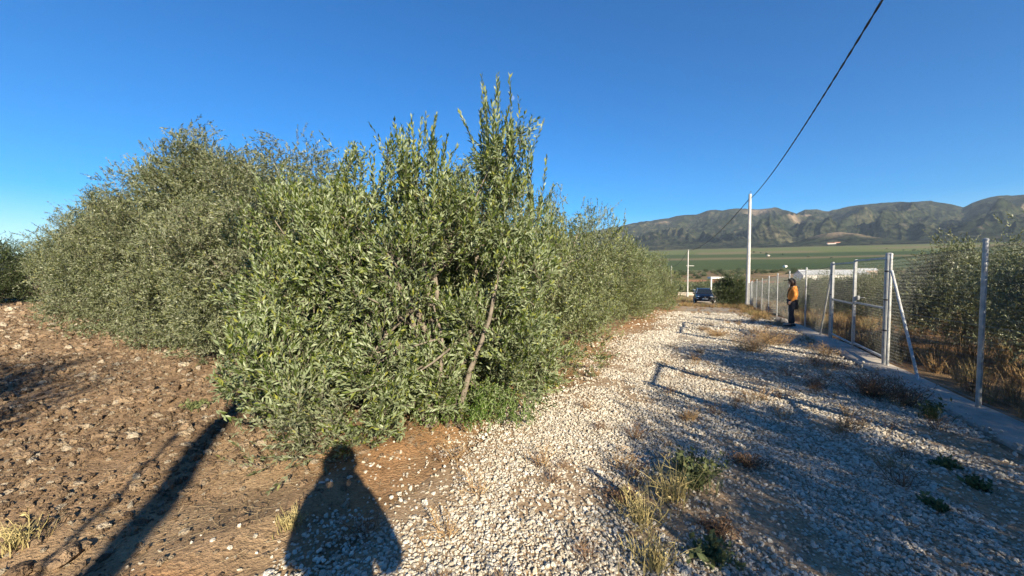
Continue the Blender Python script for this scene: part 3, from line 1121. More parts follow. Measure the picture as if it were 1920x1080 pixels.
def gate(name, s0, s1, leaves, label, midrail=True, heavy=None):
    b0 = fpt(s0)
    root = thing(name, b0, label, 'gate')
    # carrying posts
    for s in (s0, s1):
        p = fpt(s) - b0
        r = .045 if (heavy and s == s0) else .034
        mb = MB(); mb.tube([p + Vector((0, 0, -.15)), p + Vector((0, 0, 2.07))], r, 14)
        po = mb.build('gate_post', M['galv'], root)
        mb = MB(); mb.tube([p + Vector((0, 0, 2.071)), p + Vector((0, 0, 2.085))], [r + .004, r - .01], 14)
        mb.build('cap', M['galv'], po)
        for z in (.62, 1.2, 1.74):
            mb = MB(); mb.tube([p + Vector((0, 0, z - .012)), p + Vector((0, 0, z + .012))], r + .006, 14)
            mb.build('clamp', M['black'], po)
    nl = leaves
    e = .075
    for k in range(nl):
        a = s0 + (s1 - s0) * k / nl; b = s0 + (s1 - s0) * (k + 1) / nl
        a += e if k == 0 else .022; b -= e if k == nl - 1 else .022
        pa = fpt(a, FN - .0) - b0; pb = fpt(b, FN - .0) - b0
        zb = max(pa.z, pb.z) + .06
        pa.z = zb; pb.z = zb
        d = (pb - pa)
        Mr = Matrix.Rotation(ROAD_AZ, 3, 'Z')
        lf = MB(); lf.box(pa + Vector((0, 0, .98)), (.045, .045, 1.96), Mr)
        leaf = lf.build('gate_leaf', M['galv'], root)
        lf = MB(); lf.box(pb + Vector((0, 0, .98)), (.045, .045, 1.96), Mr)
        lf.build('stile', M['galv'], leaf)
        for z in (.03, .97, 1.93):
            if z == .97 and not midrail: continue
            rb = MB(); rb.box((pa + pb) / 2 + Vector((0, 0, z)), (d.length - .045, .036, .036), Mr)
            rb.build('rail', M['galv'], leaf)
        o = link('wire_mesh', mesh_gate, None, leaf, pa + Vector((0, 0, .05)))
        o.rotation_euler = (0, 0, ROAD_AZ)
        o.scale = (d.length / 1.72, 1, 1)
    # latch at the meeting stile
    if nl == 2:
        p = fpt((s0 + s1) / 2) - b0
        mb = MB(); Mr = Matrix.Rotation(ROAD_AZ, 3, 'Z')
        mb.box(p + Vector((.03, -.05, 1.18)), (.16, .035, .09), Mr)
        mb.tube([p + Vector((.05, -.06, 1.18)), p + Vector((.09, -.12, 1.18)), p + Vector((.15, -.10, 1.18))], .009, 6)
        mb.build('latch', M['galv'], root)
        mb = MB(); mb.tube([p + Vector((-.04, -.035, -.02)), p + Vector((-.04, -.035, .5))], .009, 6)
        mb.build('drop_bolt', M['galv'], root)
    return root


gate('double_gate', 9.72, 13.40, 2, 'tall galvanised double gate with wire mesh leaves beside the gravel track', heavy=True)
gate('small_gate', 3.12, 4.60, 1, 'small pedestrian gate of the fence out of view right, casting a frame shadow')


# ------------------------------------------------------------------ utility poles and cable
def utility_pole(x, y, h, r0, label, arm=None, rz=0.0):
    z = H1(x, y)
    root = thing('utility_pole', (x, y, z), label, 'pole', 'utility poles along the track', rz)
    mb = MB(); mb.tube([(0, 0, -.3), (0, 0, h * .5), (0, 0, h)], [r0, r0 * .82, r0 * .66], 12)
    mb.build('shaft', M['pole'], root, False)
    mb = MB(); mb.tube([(0, 0, -.2), (0, 0, .42), (0, 0, .45)], [r0 + .045, r0 + .03, r0 + .005], 12)
    mb.build('base_collar', M['pole'], root)
    mb = MB()
    mb.tube([(0, 0, h), (0, 0, h + .18), (.06, 0, h + .24), (.1, 0, h + .18)], .018, 6)
    mb.tube([(0, 0, h - .25), (.16, 0, h - .28)], .02, 6)
    mb.build('cable_bracket', M['black'], root)
    if arm:
        mb = MB(); mb.box((arm[1], 0, arm[0]), (arm[2], .07, .09))
        mb.build('cross_arm', M['pole'], root)
    return root, Vector((x, y, z))


P1 = (20.45, 33.4); H_1 = 9.7
P0 = (1.05, -5.35); H_0 = 9.0
P2 = (36.0, 79.0); H_2 = 9.6
_, b1 = utility_pole(*P1, H_1, .165, 'tall pale utility pole beside the far end of the fence')
_, b0_ = utility_pole(*P0, H_0, .135, 'utility pole out of view behind the camera, casting the broad shadow')
_, b2 = utility_pole(*P2, H_2, .15, 'distant thin utility pole with a short cross arm beyond the car', arm=(6.3, .45, 1.6))
# conduit post beside the near pole
cp = thing('conduit_post', (-.52, -2.55, H1(-.52, -2.55)), 'thin steel post behind the camera casting a narrow shadow on the soil', 'post')
mb = MB(); mb.tube([(0, 0, -.1), (0, 0, 2.92)], .022, 8); mb.build('shaft', M['galv'], cp)
mb = MB(); mb.tube([(0, 0, 2.92), (0, 0, 2.99)], .035, 8); mb.build('cap', M['galv'], cp)


def cable(a, b, sag, label, seg=160, r=.022, twist_len=1.15):
    mid0 = (a + b) / 2
    root = thing('overhead_cable', a, label, 'cable', 'overhead cables')
    L = (b - a).length
    for ph in (0, math.pi):
        pts = []
        n_ = int(max(seg, L / twist_len * 9))
        for k in range(n_ + 1):
            t_ = k / n_
            p = a.lerp(b, t_) + Vector((0, 0, -sag * 4 * t_ * (1 - t_)))
            an = ph + 2 * math.pi * L * t_ / twist_len
            d = (b - a).normalized(); sd_ = d.cross(Vector((0, 0, 1))).normalized()
            p = p + (sd_ * math.cos(an) + Vector((0, 0, 1)) * math.sin(an)) * r * .75
            pts.append(p - a)
        mb = MB(); mb.tube(pts, r, 6)
        mb.build('strand', M['cable'], root, True)
    return root


cable(b0_ + Vector((.1, 0, H_0 - .1)), b1 + Vector((.16, 0, H_1 - .28)), 1.0, 'dark twisted overhead cable sweeping down from the upper right to the pole', r=.017, twist_len=1.3)
cable(b1 + Vector((-.1, 0, H_1 - .45)), b2 + Vector((0, 0, H_2 - .1)), 1.15, 'dark overhead cable running from the tall pole to the distant pole', r=.022)
P3 = Vector((52.0, 126.0, H1(52, 126) + 8.5))
utility_pole(52.0, 126.0, 8.6, .15, 'farthest utility pole, hidden behind the olive row')
cable(b2 + Vector((0, 0, H_2 - .1)), P3, 1.1, 'dark overhead cable running on from the distant pole behind the olive row', r=.024)

# moon in the day sky
m, t, b = nmat('moon_rock')
tr_ = t.nodes.new('ShaderNodeBsdfTransparent'); df = t.nodes.new('ShaderNodeBsdfDiffuse')
n1 = noise(t, objco(t), .008)
t.links.new(ramp(t, n1.outputs[0], [(.4, (.03, .03, .03)), (.6, (.06, .06, .06))]), df.inputs[0])
ad = t.nodes.new('ShaderNodeAddShader')
t.links.new(tr_.outputs[0], ad.inputs[0]); t.links.new(df.outputs[0], ad.inputs[1])
t.links.new(ad.outputs[0], t.nodes['Material Output'].inputs['Surface'])
mp = at(961, 184, 20000)
mb = MB(); mb.ball((0, 0, 0), 115, 20, 14)
tag(mb.build('moon', m, None, True, loc=mp), 'faint pale daytime moon beside the tallest olive shoot', 'moon')


# ------------------------------------------------------------------ loose stones, clods, litter (uncountable)
def scatter(name, P, rot, scl, src):
    me = bpy.data.meshes.new(name)
    me.vertices.add(len(P)); me.vertices.foreach_set('co', np.asarray(P, np.float32).ravel())
    a = me.attributes.new('rot', 'FLOAT_VECTOR', 'POINT'); a.data.foreach_set('vector', np.asarray(rot, np.float32).ravel())
    a = me.attributes.new('scl', 'FLOAT_VECTOR', 'POINT'); a.data.foreach_set('vector', np.asarray(scl, np.float32).ravel())
    o = link(name, me)
    ng = bpy.data.node_groups.new(name, 'GeometryNodeTree')
    ng.interface.new_socket('Geometry', in_out='INPUT', socket_type='NodeSocketGeometry')
    ng.interface.new_socket('Geometry', in_out='OUTPUT', socket_type='NodeSocketGeometry')
    gi = ng.nodes.new('NodeGroupInput'); go = ng.nodes.new('NodeGroupOutput')
    ip = ng.nodes.new('GeometryNodeInstanceOnPoints')
    oi = ng.nodes.new('GeometryNodeObjectInfo'); oi.inputs['Object'].default_value = src
    oi.inputs['As Instance'].default_value = True
    na = ng.nodes.new('GeometryNodeInputNamedAttribute'); na.data_type = 'FLOAT_VECTOR'; na.inputs['Name'].default_value = 'rot'
    nb = ng.nodes.new('GeometryNodeInputNamedAttribute'); nb.data_type = 'FLOAT_VECTOR'; nb.inputs['Name'].default_value = 'scl'
    er = ng.nodes.new('FunctionNodeEulerToRotation')
    ng.links.new(gi.outputs[0], ip.inputs['Points'])
    ng.links.new(oi.outputs['Geometry'], ip.inputs['Instance'])
    ng.links.new(na.outputs['Attribute'], er.inputs[0])
    ng.links.new(er.outputs[0], ip.inputs['Rotation'])
    ng.links.new(nb.outputs['Attribute'], ip.inputs['Scale'])
    ng.links.new(ip.outputs[0], go.inputs[0])
    mod = o.modifiers.new('scatter', 'NODES'); mod.node_group = ng
    return o


def rock_source(name, seed, mat, flat=.65, sub=1):
    bm = bmesh.new()
    bmesh.ops.create_icosphere(bm, subdivisions=sub, radius=1.0)
    rng = np.random.default_rng(seed)
    ax = rng.uniform(.75, 1.25, 3)
    for v in bm.verts:
        f = 1 + rng.normal(0, .13)
        v.co = Vector((v.co.x * ax[0] * f, v.co.y * ax[1] * f, v.co.z * flat * f))
    me = bpy.data.meshes.new(name); bm.to_mesh(me); bm.free()
    me.materials.append(mat)
    return bpy.data.objects.new(name, me)      # only a source for the scatters, not placed in the scene


def jitter_grid(s0, s1, n0, n1, step, rng):
    a = np.arange(s0, s1, step); b = np.arange(n0, n1, step)
    S_, N_ = np.meshgrid(a, b, indexing='ij')
    S_ = S_.ravel() + rng.uniform(-.5, .5, S_.size) * step; N_ = N_.ravel() + rng.uniform(-.5, .5, N_.size) * step
    return S_, N_


rng = np.random.default_rng(77)
SS = []; NN = []; SZ = []
for (s0, s1, st, rad) in ((-.6, 4.2, .0185, .0103), (4.2, 7.5, .025, .0126), (7.5, 13, .040, .016), (13, 24, .085, .024)):
    a, b_ = jitter_grid(s0, s1, -3.1, 2.95, st, rng)
    x, y = xy(a, b_)
    vis = (y > 1.5) & (np.abs(x) < y * 1.45 + .5)
    lo, hi = track_edges(a)
    dens = smooth(lo - .55, lo + .95, b_ + .35 * (fbm(x * 2.2, y * 2.2, 3, 142) - .5)) * .88 + .12 * (b_ > -2.8)
    patch = smooth(.55, .66, fbm(x * 1.1 + 40, y * 1.1, 3, 140) + .16 * (fbm(x * 6, y * 6, 2, 141) - .5))     # bare earth patches
    dens = dens * (1 - .8 * patch)
    dens = np.where(b_ > 2.58, .30 * np.exp(-(b_ - 2.58) / .09) * smooth(.45, .6, fbm(x * 1.5, y * 1.5, 2, 143) + .08), dens)
    keep = vis & (rng.random(len(a)) < dens)
    SS.append(a[keep]); NN.append(b_[keep]); SZ.append(np.full(keep.sum(), rad))
SS = np.concatenate(SS); NN = np.concatenate(NN); SZ = np.concatenate(SZ)
X, Y = xy(SS, NN)
Z = hfun(X, Y) + .012 + rng.uniform(-.004, .012, len(X))
lo, _ = track_edges(SS)
Z -= .012 * (NN < lo)
Z += .045 * smooth(2.58, 2.66, NN)
SZ = SZ * np.clip(rng.lognormal(0, .32, len(SZ)), .45, 2.1)
idx = rng.integers(0, 3, len(X))
for k in range(3):
    q = idx == k
    src = rock_source('gravel_stone_source', 200 + k, M['stone'], .62)
    sc = SZ[q][:, None] * rng.uniform(.8, 1.2, (q.sum(), 3))
    o = scatter('gravel_stones', np.stack([X[q], Y[q], Z[q]], -1), np.stack([rng.normal(0, .5, q.sum()), rng.normal(0, .5, q.sum()), rng.uniform(0, 6.28, q.sum())], -1), sc, src)
    tag(o, 'loose pale crushed stone covering the track', 'gravel', kind='stuff')

# clods and stones of the ploughed soil
SS = []; NN = []; SZ = []
for (y0, y1, st, rad) in ((1.7, 4.5, .042, .014), (4.5, 8.0, .060, .018), (8.0, 15.0, .11, .026), (15, 30, .24, .045)):
    a = np.arange(y0, y1, st); b_ = np.arange(-1.5 * y1, 1.0, st)
    Yg, Xg = np.meshgrid(a, b_, indexing='ij')
    Yg = Yg.ravel() + rng.uniform(-.5, .5, Yg.size) * st; Xg = Xg.ravel() + rng.uniform(-.5, .5, Xg.size) * st
    s_, n_ = sn(Xg, Yg)
    lo, _ = track_edges(s_)
    keep = (np.abs(Xg) < Yg * 1.45) & (n_ < lo - .15) & (n_ > -34)
    edge = smooth(-2.2, -4.4, n_)
    keep &= rng.random(len(Xg)) < .25 + .70 * edge * smooth(.25, .55, fbm(Xg * .9, Yg * .9, 3, 150) + .15)
    keep &= ~((s_ > 5.5) & (n_ > -60) & (Yg > 5.5) & (Xg > -.75 * Yg))
    SS.append(Xg[keep]); NN.append(Yg[keep]); SZ.append(rad * np.clip(rng.lognormal(.08, .6, keep.sum()), .3, 4.0) * (.6 + .4 * edge[keep]))
X = np.concatenate(SS); Y = np.concatenate(NN); SZ = np.concatenate(SZ)
Z = hfun(X, Y) + SZ * .12
idx = rng.integers(0, 3, len(X))
for k in range(3):
    q = idx == k
    src = rock_source('clod_source', 230 + k, M['clod'], .7)
    sc = SZ[q][:, None] * rng.uniform(.75, 1.3, (q.sum(), 3))
    o = scatter('soil_clods', np.stack([X[q], Y[q], Z[q]], -1), np.stack([rng.normal(0, .4, q.sum()), rng.normal(0, .4, q.sum()), rng.uniform(0, 6.28, q.sum())], -1), sc, src)
    tag(o, 'clods and small stones of the ploughed brown soil', 'soil', kind='stuff')

# larger single stones on the soil
for (px, py, sz, lab) in ((118, 1048, .075, 'largest tan stone at the lower left between the two pole shadows'),
                          (157, 1031, .042, 'fist sized tan stone next to the largest one at the lower left'),
                          (255, 908, .045, 'tan stone lying on the narrow post shadow'),
                          (262, 860, .040, 'round pale stone left of the top of the narrow shadow'),
                          (45, 858, .060, 'flat reddish clod at the left edge of the soil'),
                          (168, 900, .050, 'pale flat stone in the middle of the ploughed soil'),
                          (40, 1072, .060, 'tan stone in the lower left corner')):
    x, y = gpt(px, py)
    src = rock_source('stone', int(px), M['clod'], .6, 2)
    o = src; o.name = 'field_stone'; COL.objects.link(o)
    o.location = (x, y, H1(x, y) + sz * .25); o.scale = (sz, sz * .8, sz * .9); o.rotation_euler = (.2, .1, px)
    tag(o, lab, 'stone', 'large stones on the ploughed soil')


def straw_source(seed, L=1.0):
    rng_ = np.random.default_rng(seed)
    mb = MB()
    pts = [Vector((k / 3 * L - .5 * L, rng_.normal(0, .06), abs(rng_.normal(0, .05)))) for k in range(4)]
    mb.tube(pts, [.012, .015, .012, .006], 3)
    me = bpy.data.meshes.new('straw_source'); me.from_pydata(mb.v, [], mb.f); me.materials.append(M['straw'])
    return bpy.data.objects.new('straw_source', me)


nst = 4200
s_ = rng.uniform(-.5, 9, nst); n_ = np.where(rng.random(nst) < .7, rng.normal(-2.7, .6, nst), rng.uniform(-7, 2.4, nst))
X, Y = xy(s_, n_)
kp = (Y > 1.5) & (np.abs(X) < 1.45 * Y)
X = X[kp]; Y = Y[kp]
sc = rng.uniform(.03, .15, len(X))
o = scatter('straw_litter', np.stack([X, Y, hfun(X, Y) + .012], -1), np.stack([np.zeros(len(X)), rng.normal(0, .12, len(X)), rng.uniform(0, 6.28, len(X))], -1), np.stack([sc, sc * .6 + .03, sc * .6 + .03], -1), straw_source(3))
tag(o, 'dry straw and twig litter on the earth beside the gravel', 'litter', kind='stuff')


# ------------------------------------------------------------------ weeds
def tuft_mesh(name, nb, h, spread, seed, width=.006, mat=None):
    rng_ = np.random.default_rng(seed)
    V = []; F = []
    for i in range(nb):
        a = rng_.uniform(0, 6.28); rr = abs(rng_.normal(0, spread * .35))
        b0 = Vector((math.cos(a) * rr, math.sin(a) * rr, -.01))
        hh = h * rng_.uniform(.45, 1.1)
        a2 = a + rng_.normal(0, .7)
        lean = rng_.uniform(.1, .75) * hh
        tip = b0 + Vector((math.cos(a2) * lean, math.sin(a2) * lean, hh))
        mid = b0.lerp(tip, .55) + Vector((0, 0, hh * .12))
        sd_ = Vector((-math.sin(a2), math.cos(a2), 0)) * width
        k = len(V)
        V += [b0 - sd_, b0 + sd_, mid + sd_ * .8, mid - sd_ * .8, tip]
        F += [(k, k + 1, k + 2, k + 3), (k + 3, k + 2, k + 4)]
    me = bpy.data.meshes.new(name); me.from_pydata([tuple(v) for v in V], [], F)
    if mat: me.materials.append(mat)
    return me


def weed_mb(nst, h, spread, seed, branch=3, r=.003):
    """wiry, branching weed stems"""
    rng_ = np.random.default_rng(seed)
    mb = MB(); tips = []
    for i in range(nst):
        a = rng_.uniform(0, 6.28); rr = abs(rng_.normal(0, spread * .25))
        b0 = Vector((math.cos(a) * rr, math.sin(a) * rr, -.02))
        hh = h * rng_.uniform(.45, 1.1); lean = rng_.uniform(.1, .8) * spread
        tip = b0 + Vector((math.cos(a) * lean, math.sin(a) * lean, hh))
        mid = b0.lerp(tip, .5) + Vector((rng_.normal(0, .03), rng_.normal(0, .03), hh * .08))
        mb.tube([b0, mid, tip], [r, r * .8, r * .35], 4, False)
        for k in range(branch):
            t_ = rng_.uniform(.3, .95)
            st = b0.lerp(mid, t_ * 2) if t_ < .5 else mid.lerp(tip, t_ * 2 - 1)
            e = st + Vector((rng_.normal(0, .10), rng_.normal(0, .10), rng_.uniform(.02, .14))) * (h / .4)
            mb.tube([st, st.lerp(e, .5) + Vector((0, 0, .01)), e], [r * .6, r * .5, r * .25], 3, False)
            tips.append(e)
        tips.append(tip)
    return mb, tips


def plain(name, a, b_, rough=.8):
    m_, t_, p_ = nmat(name)
    g_ = t_.nodes.new('ShaderNodeNewGeometry')
    t_.links.new(ramp(t_, g_.outputs['Random Per Island'], [(0, a), (1, b_)]), p_.inputs['Base Color'])
    p_.inputs['Roughness'].default_value = rough
    return m_


M['weed_dry'] = plain('weed_dry', (.23, .135, .06), (.42, .29, .14))
M['weed_brown'] = plain('weed_brown', (.10, .06, .035), (.22, .13, .07))
M['weed_green'] = plain('weed_green', (.05, .075, .025), (.15, .165, .06))
M['weed_yellow'] = plain('weed_yellow', (.22, .19, .07), (.42, .34, .16))


def weed(px, py, kind, h, spread, nst, seed, label, cat='weed'):
    x, y = gpt(px, py)
    z = H1(x, y) + .01
    root = thing({'dry': 'dry_weed', 'brown': 'brown_weed', 'green': 'green_weed', 'yellow': 'grass_tuft'}[kind], (x, y, z), label, cat, 'weeds on the gravel track')
    mk = {'dry': 'weed_dry', 'brown': 'weed_brown', 'green': 'weed_green', 'yellow': 'weed_yellow'}[kind]
    mb, tips = weed_mb(nst, h, spread, seed, 4 if kind in ('dry', 'brown') else 2, .0028)
    mb.build('stems', M[mk], root)['kind'] = 'stuff'
    rng_ = np.random.default_rng(seed + 5)
    P = np.array([tuple(q) for q in tips])
    rep_ = {'dry': 4, 'brown': 7, 'green': 6, 'yellow': 2}[kind]
    P = np.repeat(P, rep_, 0) * rng_.uniform(.25, 1.0, (len(P) * rep_, 1))
    D = unit(rng_.normal(0, 1, P.shape) + np.array([[0, 0, .5]]))
    L = rng_.uniform(.010, .030, len(P)) * {'dry': 1, 'brown': .9, 'green': 2.0, 'yellow': 1.1}[kind]
    V, F = leaf_mesh(P, D, L, L * (.55 if kind == 'green' else .4), rng_, False)
    link('leaves', new_mesh('leaves', V, F), M[mk], root)['kind'] = 'stuff'
    if kind in ('yellow', 'green'):
        link('blades', tuft_mesh('blades', 90, h * .8, spread * 1.2, seed, .003), M['weed_yellow' if kind == 'yellow' else 'weed_green'], root)['kind'] = 'stuff'
    return root


weeds = [(1300, 915, 'green', .26, .26, 40, 'green leafy weed patch half in shade on the near gravel'),
         (1265, 945, 'yellow', .30, .20, 22, 'yellow-green grass tuft left of the green weed patch'),
         (1205, 985, 'yellow', .24, .24, 26, 'dry straw coloured tuft on the near gravel, left of the brown weed'),
         (1225, 1068, 'yellow', .20, .16, 18, 'straw tuft at the bottom edge of the gravel'),
         (1345, 1000, 'brown', .10, .16, 26, 'low brown withered weed below the green patch'),
         (1400, 880, 'brown', .14, .18, 26, 'dark brown withered weed right of the green patch'),
         (1170, 940, 'brown', .07, .22, 26, 'flat brown withered weed left of the yellow tuft'),
         (1335, 1050, 'green', .10, .16, 16, 'small green weed at the bottom edge right of the straw tuft'),
         (1345, 632, 'dry', .24, .5, 80, 'low reddish dry weed clump left of the dry bush on the track'),
         (1408, 660, 'dry', .42, .6, 95, 'wiry dry bush in the middle of the track before the person'),
         (1448, 648, 'dry', .40, .65, 110, 'dense dry bush right of the wiry one on the track'),
         (1535, 690, 'brown', .34, .3, 22, 'dark stalky weed on the shaded gravel before the gate'),
         (1530, 730, 'brown', .24, .25, 20, 'small dark weed nearer than the stalky one before the gate'),
         (1640, 745, 'brown', .34, .5, 95, 'dark bushy weed clump beside the kerb below the gate post'),
         (1700, 765, 'brown', .30, .30, 40, 'dark weed beside the kerb right of the bushy clump'),
         (1745, 790, 'green', .26, .14, 10, 'single dark stalk weed by the kerb near the right edge'),
         (1770, 880, 'green', .07, .12, 12, 'small flat green weed on the shaded gravel at the right'),
         (1840, 920, 'green', .06, .10, 10, 'tiny flat green weed in the shade near the right edge'),
         (1755, 955, 'green', .06, .10, 10, 'tiny flat weed in the middle of the shaded gravel'),
         (1460, 612, 'dry', .40, .4, 40, 'dry weed at the feet of the person'),
         (1545, 668, 'dry', .26, .4, 34, 'dry weed on the gravel left of the gate centre'),
         (370, 762, 'green', .12, .14, 20, 'small green weed on the soil under the corner olive'),
         (30, 1030, 'yellow', .16, .16, 14, 'dry grass tuft in the lower left corner'),
         (545, 1000, 'yellow', .12, .10, 10, 'small dry tuft left of the photographer shadow')]
for i, (px, py, kd, h, sp, ns, lab) in enumerate(weeds):
    weed(px, py, kd, h, sp, ns, 300 + i, lab)

# small withered weeds strewn over the track (uncountable)
wmb, wt_ = weed_mb(16, 1.0, 1.1, 611, 5, .016)
wme = bpy.data.meshes.new('withered_source'); wme.from_pydata(wmb.v, [], wmb.f); wme.materials.append(M['weed_brown'])
wsrc = bpy.data.objects.new('withered_source', wme)
wmb, wt_ = weed_mb(14, 1.0, 1.0, 612, 4, .016)
wme = bpy.data.meshes.new('withered_source'); wme.from_pydata(wmb.v, [], wmb.f); wme.materials.append(M['weed_dry'])
wsrc2 = bpy.data.objects.new('withered_source', wme)
a = rng.uniform(1.5, 33, 900); b_ = rng.uniform(-2.1, 2.5, 900)
x, y = xy(a, b_)
kp = (fbm(x * .8, y * .8, 3, 190) + .16 * smooth(-1, 2, b_) > .60) & (y > 1.6)
for q, src in ((kp & (rng.random(900) < .5), wsrc), (kp & (rng.random(900) < .5), wsrc2)):
    hs_ = rng.uniform(.05, .17, q.sum())
    o = scatter('withered_weeds', np.stack([x[q], y[q], hfun(x[q], y[q]) + .01], -1), np.stack([np.zeros(q.sum())] * 2 + [rng.uniform(0, 6.28, q.sum())], -1), np.repeat(hs_[:, None], 3, 1), src)
    tag(o, 'small withered weeds strewn over the gravel', 'weeds', kind='stuff')

# dry grass behind the fence and on the verge at the end of the gravel (uncountable)
gsrc = [bpy.data.objects.new('grass_source', tuft_mesh('grass_source', 34, 1.0, .55, 400 + k, .010, M['drygrass'])) for k in range(2)]
a = rng.uniform(3, 34, 5200); b_ = rng.uniform(3.3, 16, 5200)
x, y = xy(a, b_)
kp = (fbm(x * .45, y * .45, 3, 160) > .46) & (y > 3) & (x < 1.5 * y)
P1_ = np.stack([x[kp], y[kp], hfun(x[kp], y[kp])], -1)
h1 = rng.uniform(.14, .48, kp.sum()) * (.6 + .8 * fbm(x[kp] * .7, y[kp] * .7, 2, 161))
a = np.concatenate([rng.uniform(34, 60, 1500), rng.normal(35, 1.2, 260), rng.uniform(19, 36, 160)])
b_ = np.concatenate([rng.uniform(-8, 9, 1500), rng.uniform(-2.2, 3, 260), rng.normal(2.2, .25, 160)])
x, y = xy(a, b_)
car_free = ~((np.abs(b_ - .5) < 1.9) & (a > 36.5))
x = x[car_free]; y = y[car_free]
P2_ = np.stack([x, y, hfun(x, y)], -1)
h2 = rng.uniform(.12, .42, len(x))
PP = np.concatenate([P1_, P2_]); hh = np.concatenate([h1, h2])
idx = rng.integers(0, 2, len(PP))
for k in range(2):
    q = idx == k
    o = scatter('dry_grass', PP[q], np.stack([np.zeros(q.sum()), np.zeros(q.sum()), rng.uniform(0, 6.28, q.sum())], -1), np.repeat(hh[q][:, None], 3, 1), gsrc[k])
    tag(o, 'dry brown grass under the fenced olives and along the verge', 'grass', kind='stuff')


# ------------------------------------------------------------------ car
M['car_paint'] = simple('navy_paint', (.004, .005, .010), .3, .0, .05, 2, 0, .4, .4)
M['car_glass'] = simple('car_glass', (.012, .016, .020), .05, 0, .05, 2, 0, .8)
M['tyre'] = simple('tyre', (.02, .02, .02), .85)
M['rim'] = simple('alloy', (.45, .46, .48), .35, .8)
M['lamp'] = simple('headlamp', (.75, .78, .82), .12, .2, .05)
M['plate'] = simple('plate_white', (.78, .78, .76), .5)
M['chrome'] = simple('chrome', (.75, .76, .78), .15, 1.0)
M['ink'] = simple('ink', (.02, .02, .025), .6)


